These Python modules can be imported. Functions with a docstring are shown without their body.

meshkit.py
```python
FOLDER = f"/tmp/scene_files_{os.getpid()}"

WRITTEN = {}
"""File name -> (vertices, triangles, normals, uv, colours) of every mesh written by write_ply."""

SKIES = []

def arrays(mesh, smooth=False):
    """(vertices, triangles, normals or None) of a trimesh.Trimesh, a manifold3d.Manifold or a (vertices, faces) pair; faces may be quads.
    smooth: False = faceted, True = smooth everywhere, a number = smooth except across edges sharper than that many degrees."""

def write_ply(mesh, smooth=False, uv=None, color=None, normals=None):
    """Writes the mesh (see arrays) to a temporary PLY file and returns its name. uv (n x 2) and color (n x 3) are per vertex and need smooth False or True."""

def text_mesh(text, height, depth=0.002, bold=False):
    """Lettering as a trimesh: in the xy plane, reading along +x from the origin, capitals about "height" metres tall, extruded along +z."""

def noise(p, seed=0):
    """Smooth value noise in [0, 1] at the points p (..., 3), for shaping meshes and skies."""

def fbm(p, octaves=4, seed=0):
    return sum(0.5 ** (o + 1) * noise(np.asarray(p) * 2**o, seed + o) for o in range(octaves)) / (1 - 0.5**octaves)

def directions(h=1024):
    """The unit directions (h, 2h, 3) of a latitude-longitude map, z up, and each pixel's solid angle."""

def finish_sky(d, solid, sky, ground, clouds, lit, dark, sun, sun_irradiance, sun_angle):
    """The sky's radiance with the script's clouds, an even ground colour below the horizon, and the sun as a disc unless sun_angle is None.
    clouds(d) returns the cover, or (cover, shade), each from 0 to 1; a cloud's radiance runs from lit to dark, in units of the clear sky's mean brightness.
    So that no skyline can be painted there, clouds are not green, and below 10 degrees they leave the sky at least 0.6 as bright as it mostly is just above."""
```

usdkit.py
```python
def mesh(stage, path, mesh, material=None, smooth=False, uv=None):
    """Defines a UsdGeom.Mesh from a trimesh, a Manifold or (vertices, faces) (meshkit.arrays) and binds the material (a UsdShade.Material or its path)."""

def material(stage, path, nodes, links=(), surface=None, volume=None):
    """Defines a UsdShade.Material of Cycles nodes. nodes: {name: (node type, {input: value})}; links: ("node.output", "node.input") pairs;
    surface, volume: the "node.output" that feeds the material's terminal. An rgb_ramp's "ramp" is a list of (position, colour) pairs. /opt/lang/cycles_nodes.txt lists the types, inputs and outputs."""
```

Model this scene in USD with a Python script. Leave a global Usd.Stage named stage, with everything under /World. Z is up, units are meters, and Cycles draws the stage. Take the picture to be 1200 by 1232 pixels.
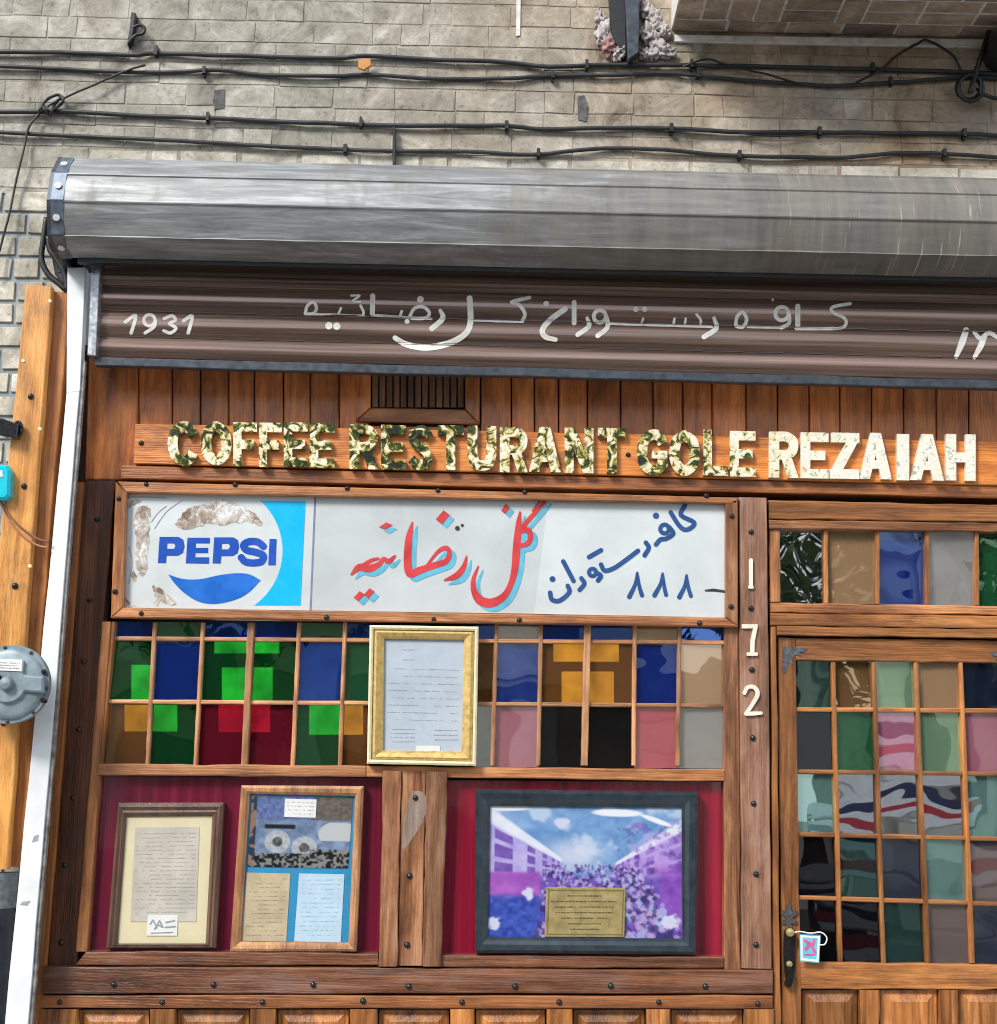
import math, random
import numpy as np, trimesh
from shapely.geometry import Polygon, Point, LineString, box as sbox, MultiPoint
from shapely.ops import unary_union
from pxr import Usd, UsdGeom, UsdLux, UsdShade, Gf, Sdf, Vt
import usdkit, meshkit

random.seed(7)
rng = np.random.default_rng(7)
stage = Usd.Stage.CreateInMemory()
UsdGeom.SetStageUpAxis(stage, 'Z')
UsdGeom.SetStageMetersPerUnit(stage, 1.0)
world = UsdGeom.Xform.Define(stage, '/World')
stage.SetDefaultPrim(world.GetPrim())

# ------------------------------------------------------------------ camera
FPX, PW, PH = 1800.0, 1200.0, 1232.0          # focal length in pixels of the photograph
PIT, YAW, ROL = math.radians(9.69), math.radians(0.04), math.radians(1.24)
CAM = np.array([0.0, -4.85, 1.6])
EXPOSURE = 1.15
_f = np.array([math.sin(YAW) * math.cos(PIT), math.cos(YAW) * math.cos(PIT), math.sin(PIT)])
_r = np.array([math.cos(YAW), -math.sin(YAW), 0.0])
_u = np.cross(_r, _f)
_c, _s = math.cos(ROL), math.sin(ROL)
CR, CU, CF = _c * _r + _s * _u, -_s * _r + _c * _u, _f
cam = UsdGeom.Camera.Define(stage, '/World/camera')
cam.CreateFocalLengthAttr(36.0 * FPX / PW)
cam.CreateHorizontalApertureAttr(36.0)
cam.CreateVerticalApertureAttr(36.0 * PH / PW)
cam.CreateClippingRangeAttr(Gf.Vec2f(0.05, 500))
cam.CreateExposureAttr(EXPOSURE)
m4 = Gf.Matrix4d(*[float(x) for x in (*CR, 0, *CU, 0, *(-CF), 0, *CAM, 1)])
cam.AddTransformOp().Set(m4)

# ------------------------------------------------------------------ sky and sun
SUN_EL, SUN_AZ = math.radians(40), math.radians(222)     # azimuth = atan2(x, y) of the direction to the sun
SKY, SUN, SUN_ANGLE = 0.12, 0.5, 16.0
sd = np.array([math.sin(SUN_AZ) * math.cos(SUN_EL), math.cos(SUN_AZ) * math.cos(SUN_EL), math.sin(SUN_EL)])
usdkit.material(stage, '/World/Looks/sky_look', {
    'tc': ('texture_coordinate', {}),
    'n': ('noise_texture', {'scale': 2.2, 'detail': 6.0, 'roughness': 0.55}),
    'cr': ('rgb_ramp', {'ramp': [(0.3, (0, 0, 0)), (0.6, (1, 1, 1))]}),
    'sky': ('sky_texture', {'sky_type': 'single_scattering', 'sun_disc': False, 'sun_elevation': SUN_EL, 'sun_rotation': SUN_AZ}),
    'cloud': ('color', {'value': (4.6, 4.8, 5.1)}),
    'mix': ('mix', {'mix_type': 'mix'}),
    'bg': ('background_shader', {'strength': SKY})},
    [('tc.generated', 'n.vector'), ('n.fac', 'cr.fac'), ('cr.color', 'mix.fac'), ('sky.color', 'mix.color1'), ('cloud.color', 'mix.color2'), ('mix.color', 'bg.color')],
    surface='bg.background')
dome = UsdLux.DomeLight.Define(stage, '/World/sky')
UsdShade.MaterialBindingAPI.Apply(dome.GetPrim()).Bind(UsdShade.Material.Get(stage, '/World/Looks/sky_look'))
dome.GetPrim().SetCustomDataByKey('kind', 'structure')
sun = UsdLux.DistantLight.Define(stage, '/World/sun')
sun.CreateNormalizeAttr(True); sun.CreateIntensityAttr(SUN); sun.CreateAngleAttr(SUN_ANGLE); sun.CreateColorAttr(Gf.Vec3f(1.0, 0.95, 0.88))
zax = sd; xax = np.cross([0, 0, 1.0], zax); xax /= np.linalg.norm(xax); yax = np.cross(zax, xax)
sun.AddTransformOp().Set(Gf.Matrix4d(*[float(v) for v in (*xax, 0, *yax, 0, *zax, 0, 0, 0, 20, 1)]))

# ------------------------------------------------------------------ measuring: a point of the photograph on an upright plane of depth Y
def P(px, py, Y):
    d = CF * FPX + CR * (px - PW / 2) - CU * (py - PH / 2)
    return CAM + d * ((Y - CAM[1]) / d[1])
def PZ(px, py, Z):
    d = CF * FPX + CR * (px - PW / 2) - CU * (py - PH / 2)
    return CAM + d * ((Z - CAM[2]) / d[2])
def pix(p):
    d = np.asarray(p) - CAM
    return PW / 2 + FPX * (d @ CR) / (d @ CF), PH / 2 - FPX * (d @ CU) / (d @ CF)
PX = 1 / 366.0                                  # metres per pixel on the shop front

# ------------------------------------------------------------------ scene tree helpers
taken = {}
def numbered(parent, name):
    k = (parent, name); n = taken.get(k, 0); taken[k] = n + 1
    return f'{parent}/{name}' + (f'_{n:03d}' if n else '')
def tag(o, label=None, cat=None, group=None, kind=None):
    p = o.GetPrim() if hasattr(o, 'GetPrim') else o
    for k, v in (('label', label), ('category', cat), ('group', group), ('kind', kind)):
        if v: p.SetCustomDataByKey(k, v)
    return p
def thing(name, label, cat, group=None):
    x = UsdGeom.Xform.Define(stage, numbered('/World', name))
    return tag(x, label, cat, group)
def obj(name, mesh, mat, parent=None, smooth=False, label=None):
    path = numbered(str(parent.GetPath()) if parent else '/World', name)
    o = usdkit.mesh(stage, path, mesh, mat, smooth=smooth)
    if label: o.GetPrim().SetCustomDataByKey('label', label)
    return o.GetPrim()

# ------------------------------------------------------------------ mesh helpers
def join(*ms):
    ms = [m for m in ms if m is not None]
    return trimesh.util.concatenate(ms)
def rings(rs, cap0=True, cap1=True):
    """A closed skin over rings of equal point counts (first ring is the front)."""
    n = len(rs[0]); v = np.vstack(rs); f = []
    for k in range(len(rs) - 1):
        for i in range(n):
            j = (i + 1) % n
            a, b, c, d = k * n + i, k * n + j, (k + 1) * n + j, (k + 1) * n + i
            f += [(a, d, c), (a, c, b)]
    if cap0: f += [(0, i, i + 1) for i in range(1, n - 1)]
    if cap1: o = (len(rs) - 1) * n; f += [(o, o + i + 1, o + i) for i in range(1, n - 1)]
    m = trimesh.Trimesh(v, f, process=False)
    return m
def inset(q, b):
    """Convex polygon of 3-D points in a Y plane, moved inwards by b metres."""
    q = np.asarray(q, float); n = len(q); c = q.mean(0); out = []
    for i in range(n):
        p0, p1, p2 = q[i - 1], q[i], q[(i + 1) % n]
        e1, e2 = p1 - p0, p2 - p1
        n1 = np.array([-e1[2], 0, e1[0]]); n2 = np.array([-e2[2], 0, e2[0]])
        n1 /= np.linalg.norm(n1) + 1e-12; n2 /= np.linalg.norm(n2) + 1e-12
        if n1 @ (c - p1) < 0: n1 = -n1
        if n2 @ (c - p1) < 0: n2 = -n2
        t = n1 + n2; t = t / max(1e-6, 1 + n1 @ n2)
        out.append(p1 + t * b)
    return np.array(out)
def orient(q):
    """Clockwise as seen from the street (from -Y), the order rings() wants."""
    q = np.asarray(q, float); a = 0
    for i in range(len(q)): a += q[i - 1][0] * q[i][2] - q[i][0] * q[i - 1][2]
    return q if a > 0 else q[::-1]
def slab(q3, yb, bev=0.003):
    """A board whose front outline is q3 (3-D points sharing Y), reaching back to yb, with a chamfered front edge."""
    q = orient(q3); yf = q[0][1]; back = q.copy(); back[:, 1] = yb
    if bev <= 0: return rings([q, back])
    mid = q.copy(); mid[:, 1] = yf + bev
    return rings([inset(q, bev), mid, back])
def board(pxs, yf, yb, bev=0.003):
    return slab([P(x, y, yf) for x, y in pxs], yb, bev)
def rect(x0, y0, x1, y1):
    """Pixel rectangle following the photograph's slight roll."""
    return [(x0, y0), (x1, y0), (x1, y1), (x0, y1)]
def wavy_board(pxs, yf, yb, bev=0.004, n=14, amp=0.0012, seed=0):
    """Hand-planed board: long edges wander a little."""
    q = [P(x, y, yf) for x, y in pxs]; tl, tr, br, bl = q
    wide = np.linalg.norm(tr - tl) > np.linalg.norm(bl - tl)
    r = np.random.default_rng(seed + int(abs(pxs[0][0]) * 13 + abs(pxs[0][1]) * 7))
    A, B = ((tl, tr), (bl, br)) if wide else ((tl, bl), (tr, br))
    off = np.array([0, 0, 1.0]) if wide else np.array([1.0, 0, 0])
    ts = np.linspace(0, 1, n)
    w1, w2 = r.normal(0, amp, n), r.normal(0, amp, n); w1[[0, -1]] = 0; w2[[0, -1]] = 0
    e1 = np.array([A[0] + (A[1] - A[0]) * t + off * w for t, w in zip(ts, w1)])
    e2 = np.array([B[0] + (B[1] - B[0]) * t + off * w for t, w in zip(ts, w2)])
    d1 = (e2 - e1); L = np.linalg.norm(d1, axis=1, keepdims=True); d1 = d1 / L
    yv = np.array([0, 1.0, 0])
    def lift(e, y): e = e.copy(); e[:, 1] = y; return e
    prof = [lift(e1, yb), lift(e1, yf + bev), lift(e1 + d1 * bev * 0.35, yf + bev * 0.3), lift(e1 + d1 * bev, yf), lift(e2 - d1 * bev, yf), lift(e2 - d1 * bev * 0.35, yf + bev * 0.3), lift(e2, yf + bev), lift(e2, yb)]
    rs = [np.array([p[k] for p in prof]) for k in range(n)]
    m = rings(rs)
    m.fix_normals(multibody=False)
    return m
def ext(poly, yf, yb):
    """Extrudes a shapely polygon drawn in photograph pixels, set on the plane yf, back to yb."""
    out = []
    for g in getattr(poly, 'geoms', [poly]):
        if g.is_empty or g.area < 0.3: continue
        m = trimesh.creation.extrude_polygon(g, 1.0, engine='earcut')
        v = np.array([P(a, b, yf) for a, b in m.vertices[:, :2]])
        v[:, 1] = np.where(m.vertices[:, 2] > 0.5, yf, yb)
        mm = trimesh.Trimesh(v, m.faces, process=False)
        if mm.volume < 0: mm.invert()
        out.append(mm)
    return join(*out)
def drape(poly, surf, th=0.0012):
    """Paint on a curved surface: the polygon (pixels) cut in fine strips, each vertex set on surf(px, py) -> Y."""
    out = []
    for g in getattr(poly, 'geoms', [poly]):
        x0, y0, x1, y1 = g.bounds
        for y in np.arange(math.floor(y0), math.ceil(y1), 2.0):
            s = g.intersection(sbox(x0 - 1, y, x1 + 1, y + 2.0))
            for h in getattr(s, 'geoms', [s]):
                if h.geom_type != 'Polygon' or h.area < 0.05: continue
                vv, ff = trimesh.creation.triangulate_polygon(h, engine='earcut')
                v = []
                for a, b in vv:
                    q = P(a, b, surf(a, b)); v.append(q + np.array([0, -th, 0]))
                m = trimesh.Trimesh(np.array(v), ff, process=False)
                if m.face_normals[0][1] > 0: m.invert()
                out.append(m)
    return join(*out)
def stroke(pts, w=None):
    """Brush stroke: points (x, y) with one width, or (x, y, w)."""
    pts = [(p[0], p[1], p[2] if len(p) > 2 else w) for p in pts]
    c = [Point(x, y).buffer(max(d, .4) / 2, 6) for x, y, d in pts]
    if len(c) == 1: return c[0]
    return unary_union([unary_union([a, b]).convex_hull for a, b in zip(c, c[1:])])
def curve(pts, n=5):
    """Catmull-Rom through points of any dimension."""
    p = np.array(pts, float); p = np.vstack([2 * p[0] - p[1], p, 2 * p[-1] - p[-2]]); out = []
    for i in range(1, len(p) - 2):
        for t in np.linspace(0, 1, n, endpoint=False):
            a, b, c, d = p[i - 1:i + 3]
            out.append(0.5 * (2 * b + (c - a) * t + (2 * a - 5 * b + 4 * c - d) * t * t + (3 * b - a - 3 * c + d) * t ** 3))
    out.append(p[-2]); return np.array(out)
def tube(pts, r, seg=8):
    p = np.asarray(pts, float); n = len(p); rs = []
    r = np.broadcast_to(r, n)
    up = np.array([0, 1.0, 0.05])
    for i in range(n):
        t = p[min(i + 1, n - 1)] - p[max(i - 1, 0)]; t /= np.linalg.norm(t) + 1e-12
        a = np.cross(t, up); a /= np.linalg.norm(a) + 1e-9; b = np.cross(a, t)
        rs.append(np.array([p[i] + r[i] * (math.cos(q) * a + math.sin(q) * b) for q in np.linspace(0, 2 * math.pi, seg, endpoint=False)]))
    m = rings(rs); m.fix_normals(multibody=False); return m
def lathe_y(cx, cz, prof, seg=24):
    """Turned about an axis along Y through (cx, cz): prof is a list of (radius, y), front to back."""
    rs = [np.array([[cx + r * math.cos(a), y, cz + r * math.sin(a)] for a in np.linspace(0, 2 * math.pi, seg, endpoint=False)]) for r, y in prof]
    m = rings(rs); m.fix_normals(multibody=False); return m
def bx(x0, x1, y0, y1, z0, z1):
    m = trimesh.creation.box((x1 - x0, y1 - y0, z1 - z0)); m.apply_translation(((x0 + x1) / 2, (y0 + y1) / 2, (z0 + z1) / 2)); return m
def blob(c, r, seed, amp=0.4, sub=2):
    m = trimesh.creation.icosphere(subdivisions=sub); d = meshkit.fbm(m.vertices * 2.6 + seed * 7.3, 4, seed)
    m.vertices = m.vertices * (1 + amp * (d[:, None] - 0.5) * 2) * np.asarray(r) + np.asarray(c); return m

# ------------------------------------------------------------------ materials
def wood(name, dark, mid, light, axis='z', rough=0.42, worn=0.0, worncol=(0.36, 0.31, 0.28), coat=0.25, vary=0.35, streak=1.0):
    sc = {'z': (26, 26, 1.5), 'x': (1.5, 26, 26)}[axis]
    fine = {'z': (190, 190, 5), 'x': (5, 190, 190)}[axis]
    nodes = {
        'g': ('geometry', {}), 'oi': ('object_info', {}),
        'rv': ('combine_xyz', {}), 'r1': ('math', {'math_type': 'multiply', 'value2': 37.0}), 'r2': ('math', {'math_type': 'multiply', 'value2': 91.0}),
        'add': ('vector_math', {'math_type': 'add'}),
        'mp': ('mapping', {'scale': sc}), 'mf': ('mapping', {'scale': fine}), 'ms': ('mapping', {'scale': {'z': (13, 13, 3.4), 'x': (3.4, 13, 13)}[axis]}),
        'n1': ('noise_texture', {'scale': 1.0, 'detail': 5.0, 'roughness': 0.6, 'distortion': 1.4}),
        'n2': ('noise_texture', {'scale': 1.0, 'detail': 3.0, 'roughness': 0.6, 'distortion': 0.4}),
        'n3': ('noise_texture', {'scale': 1.0, 'detail': 7.0, 'roughness': 0.7, 'distortion': 0.3}),
        'ramp': ('rgb_ramp', {'ramp': [(0.2, dark), (0.5, mid), (0.8, light)]}),
        'fr': ('rgb_ramp', {'ramp': [(0.24, (1 - 0.38 * streak,) * 3), (0.42, (1, 1, 1)), (0.75, (1.0, 1.0, 1.0))]}),
        'mul': ('mix', {'mix_type': 'multiply', 'fac': 1.0}),
        'pr': ('rgb_ramp', {'ramp': [(0.27, (0.22, 0.19, 0.18)), (0.42, (0.72, 0.68, 0.66)), (0.53, (1.05, 1.03, 1.0)), (0.64, (1.3, 1.28, 1.22)), (0.78, (1.75, 1.72, 1.7))]}),
        'mul2': ('mix', {'mix_type': 'multiply', 'fac': 1.0, 'use_clamp': False}),
        'val': ('map_range', {'from_min': 0.0, 'from_max': 1.0, 'to_min': 1 - vary, 'to_max': 1 + vary}),
        'h': ('hsv', {'hue': 0.5, 'saturation': 1.0, 'fac': 1.0}),
        'wr': ('rgb_ramp', {'ramp': [(0.62 - 0.3 * worn, (0, 0, 0)), (0.78 - 0.3 * worn, (1, 1, 1))]}),
        'wf': ('math', {'math_type': 'multiply', 'value2': min(1.0, worn * 1.2)}),
        'wc': ('color', {'value': worncol}), 'wmix': ('mix', {'mix_type': 'mix'}),
        'bp': ('bump', {'strength': 0.7, 'distance': 0.005}),
        'rr': ('map_range', {'from_min': 0.3, 'from_max': 0.7, 'to_min': rough - 0.12, 'to_max': rough + 0.22}),
        'p': ('principled_bsdf', {'coat_weight': coat, 'coat_roughness': 0.22, 'specular_ior_level': 0.5})}
    links = [('oi.random', 'r1.value1'), ('oi.random', 'r2.value1'), ('r1.value', 'rv.x'), ('r2.value', 'rv.z'), ('r1.value', 'rv.y'),
             ('g.position', 'add.vector1'), ('rv.vector', 'add.vector2'),
             ('add.vector', 'mp.vector'), ('add.vector', 'mf.vector'), ('add.vector', 'ms.vector'),
             ('mp.vector', 'n1.vector'), ('mf.vector', 'n2.vector'), ('ms.vector', 'n3.vector'),
             ('n1.fac', 'ramp.fac'), ('n2.fac', 'fr.fac'), ('ramp.color', 'mul.color1'), ('fr.color', 'mul.color2'),
             ('mul.color', 'mul2.color1'), ('n3.fac', 'pr.fac'), ('pr.color', 'mul2.color2'),
             ('oi.random', 'val.value'), ('val.result', 'h.value'), ('mul2.color', 'h.color'),
             ('n3.fac', 'wr.fac'), ('wr.color', 'wf.value1'), ('wf.value', 'wmix.fac'), ('h.color', 'wmix.color1'), ('wc.color', 'wmix.color2'),
             ('wmix.color', 'p.base_color'), ('n2.fac', 'bp.height'), ('bp.normal', 'p.normal'), ('n1.fac', 'rr.value'), ('rr.result', 'p.roughness')]
    return usdkit.material(stage, f'/World/Looks/{name}', nodes, links, surface='p.BSDF')

def plain(name, col, rough=0.5, metallic=0.0, noise=0.25, scale=30.0, bump=0.0, stretch=(1, 1, 1), coat=0.0, vary=0.0, spec=0.5, col2=None):
    col2 = col2 or tuple(c * (1 - noise) for c in col)
    nodes = {'g': ('geometry', {}), 'oi': ('object_info', {}), 'mp': ('mapping', {'scale': stretch}),
             'n': ('noise_texture', {'scale': scale, 'detail': 5.0, 'roughness': 0.6, 'distortion': 0.3}),
             'r': ('rgb_ramp', {'ramp': [(0.32, col2), (0.66, col)]}),
             'val': ('map_range', {'to_min': 1 - vary, 'to_max': 1 + vary}), 'h': ('hsv', {'fac': 1.0}),
             'rr': ('map_range', {'from_min': 0.3, 'from_max': 0.7, 'to_min': max(0.03, rough - 0.08), 'to_max': min(1, rough + 0.1)}),
             'p': ('principled_bsdf', {'metallic': metallic, 'coat_weight': coat, 'specular_ior_level': spec})}
    links = [('g.position', 'mp.vector'), ('mp.vector', 'n.vector'), ('n.fac', 'r.fac'), ('r.color', 'h.color'), ('oi.random', 'val.value'), ('val.result', 'h.value'), ('h.color', 'p.base_color'), ('n.fac', 'rr.value'), ('rr.result', 'p.roughness')]
    if bump:
        nodes['b'] = ('bump', {'strength': 0.6, 'distance': bump}); links += [('n.fac', 'b.height'), ('b.normal', 'p.normal')]
    return usdkit.material(stage, f'/World/Looks/{name}', nodes, links, surface='p.BSDF')

def pane_glass(name, tint, body, k, refl=0.1, mirror=None, wave=0.0011, rough=0.012):
    """Old hand-made coloured glass: a tinted clear part, a cloudy body and a wavy, partly mirrored surface whose reflection takes the glass's colour."""
    return usdkit.material(stage, f'/World/Looks/{name}', {
        'g': ('geometry', {}), 'oi': ('object_info', {}), 'm1': ('math', {'math_type': 'multiply', 'value2': 53.0}), 'c': ('combine_xyz', {}), 'a': ('vector_math', {'math_type': 'add'}),
        'n': ('noise_texture', {'scale': 6.0, 'detail': 1.0, 'roughness': 0.35, 'distortion': 0.2}),
        'b': ('bump', {'strength': 1.0, 'distance': wave}),
        't': ('transparent_bsdf', {'color': tint}), 'd': ('diffuse_bsdf', {'color': body}), 'gl': ('glossy_bsdf', {'color': mirror or (0.9, 0.9, 0.9), 'roughness': rough}),
        'fr': ('fresnel', {'IOR': 1.5}), 'ad': ('math', {'math_type': 'multiply_add', 'value2': 0.9, 'value3': refl, 'use_clamp': True}), 'x': ('mix_closure', {'fac': k}), 'y': ('mix_closure', {})},
        [('oi.random', 'm1.value1'), ('m1.value', 'c.x'), ('m1.value', 'c.z'), ('g.position', 'a.vector1'), ('c.vector', 'a.vector2'), ('a.vector', 'n.vector'), ('n.fac', 'b.height'),
         ('b.normal', 'gl.normal'), ('t.BSDF', 'x.closure1'), ('d.BSDF', 'x.closure2'), ('x.closure', 'y.closure1'), ('gl.BSDF', 'y.closure2'), ('fr.fac', 'ad.value1'), ('ad.value', 'y.fac')], surface='y.closure')

def emitter(name, col, strength):
    return usdkit.material(stage, f'/World/Looks/{name}', {'e': ('emission', {'color': col, 'strength': strength})}, [], surface='e.emission')

def printed(name, rough=0.35):
    return usdkit.material(stage, f'/World/Looks/{name}', {'a': ('attribute', {'attribute': 'print_colour'}), 'p': ('principled_bsdf', {'roughness': rough, 'coat_weight': 0.5, 'coat_roughness': 0.05})},
                           [('a.color', 'p.base_color')], surface='p.BSDF')

W_FASCIA = wood('fascia_wood', (0.28, 0.075, 0.016), (0.58, 0.19, 0.042), (0.76, 0.31, 0.085), 'z', rough=0.3, coat=0.6, vary=0.28)
W_COLUMN = wood('column_wood', (0.016, 0.005, 0.002), (0.075, 0.021, 0.005), (0.17, 0.055, 0.013), 'z', rough=0.36, worn=0.0, coat=0.45)
FR = ((0.11, 0.038, 0.012), (0.31, 0.122, 0.040), (0.50, 0.235, 0.095))
W_FRAME_X = wood('frame_wood_level', *FR, 'x', rough=0.4, worn=0.22, worncol=(0.44, 0.30, 0.22), coat=0.4)
W_FRAME_Z = wood('frame_wood_upright', *FR, 'z', rough=0.4, worn=0.22, worncol=(0.44, 0.30, 0.22), coat=0.4)
MU = ((0.28, 0.12, 0.05), (0.46, 0.225, 0.105), (0.60, 0.33, 0.17))
W_MUNTIN_X = wood('muntin_wood_level', *MU, 'x', rough=0.4, worn=0.1, worncol=(0.5, 0.36, 0.27))
W_MUNTIN_Z = wood('muntin_wood_upright', *MU, 'z', rough=0.4, worn=0.1, worncol=(0.5, 0.36, 0.27))
W_RAIL = wood('weathered_rail_wood', (0.022, 0.007, 0.003), (0.12, 0.038, 0.011), (0.30, 0.115, 0.036), 'x', rough=0.38, worn=0.42, worncol=(0.14, 0.115, 0.115), coat=0.45)
W_RAIL_WARM = wood('warm_rail_wood', (0.09, 0.026, 0.006), (0.30, 0.10, 0.026), (0.50, 0.205, 0.06), 'x', rough=0.36, worn=0.05, coat=0.45)
W_POST_WORN = wood('weathered_post_wood', (0.055, 0.02, 0.008), (0.21, 0.085, 0.034), (0.40, 0.20, 0.094), 'z', rough=0.42, worn=0.35, worncol=(0.30, 0.215, 0.165), coat=0.35)
W_MULLION = wood('mullion_wood', (0.14, 0.06, 0.035), (0.28, 0.135, 0.08), (0.40, 0.215, 0.13), 'z', rough=0.42, worn=0.32, worncol=(0.33, 0.255, 0.25), coat=0.35)
DO = ((0.08, 0.026, 0.006), (0.30, 0.112, 0.026), (0.50, 0.225, 0.066))
W_DOOR_X = wood('door_wood_level', *DO, 'x', rough=0.38, worn=0.05, coat=0.4)
W_DOOR_Z = wood('door_wood_upright', *DO, 'z', rough=0.38, worn=0.05, coat=0.4)
W_ORANGE = wood('orange_board_wood', (0.46, 0.12, 0.014), (0.68, 0.225, 0.036), (0.80, 0.33, 0.07), 'x', rough=0.38, coat=0.5, vary=0.1, streak=0.5)
W_POST = wood('yellow_timber', (0.46, 0.18, 0.03), (0.68, 0.31, 0.07), (0.80, 0.43, 0.13), 'z', rough=0.36, coat=0.5, vary=0.08, streak=0.6)
W_POST_SIDE = wood('red_timber_side', (0.15, 0.045, 0.012), (0.34, 0.125, 0.03), (0.52, 0.24, 0.07), 'z', rough=0.42, coat=0.3, vary=0.1)
W_LOUVRE = wood('louvre_wood', (0.035, 0.017, 0.009), (0.075, 0.038, 0.021), (0.14, 0.078, 0.045), 'z', rough=0.6, coat=0.0)
W_VENT = wood('vent_slat_wood', (0.10, 0.05, 0.028), (0.20, 0.105, 0.06), (0.32, 0.18, 0.11), 'z', rough=0.6, coat=0.0)
W_BARE = wood('bare_scraped_wood', (0.15, 0.10, 0.075), (0.27, 0.20, 0.165), (0.40, 0.32, 0.275), 'z', rough=0.55, coat=0.1)
IRON = plain('black_iron', (0.010, 0.010, 0.011), rough=0.2, metallic=0.0, noise=0.4, scale=120)
CABLE = plain('cable_rubber', (0.022, 0.026, 0.03), rough=0.5, noise=0.5, scale=60)
CABLE_DUSTY = plain('dusty_cable', (0.10, 0.115, 0.12), rough=0.65, noise=0.75, scale=25)
CABLE_BLACK = plain('black_cable', (0.012, 0.012, 0.013), rough=0.4, noise=0.4, scale=60)
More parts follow.
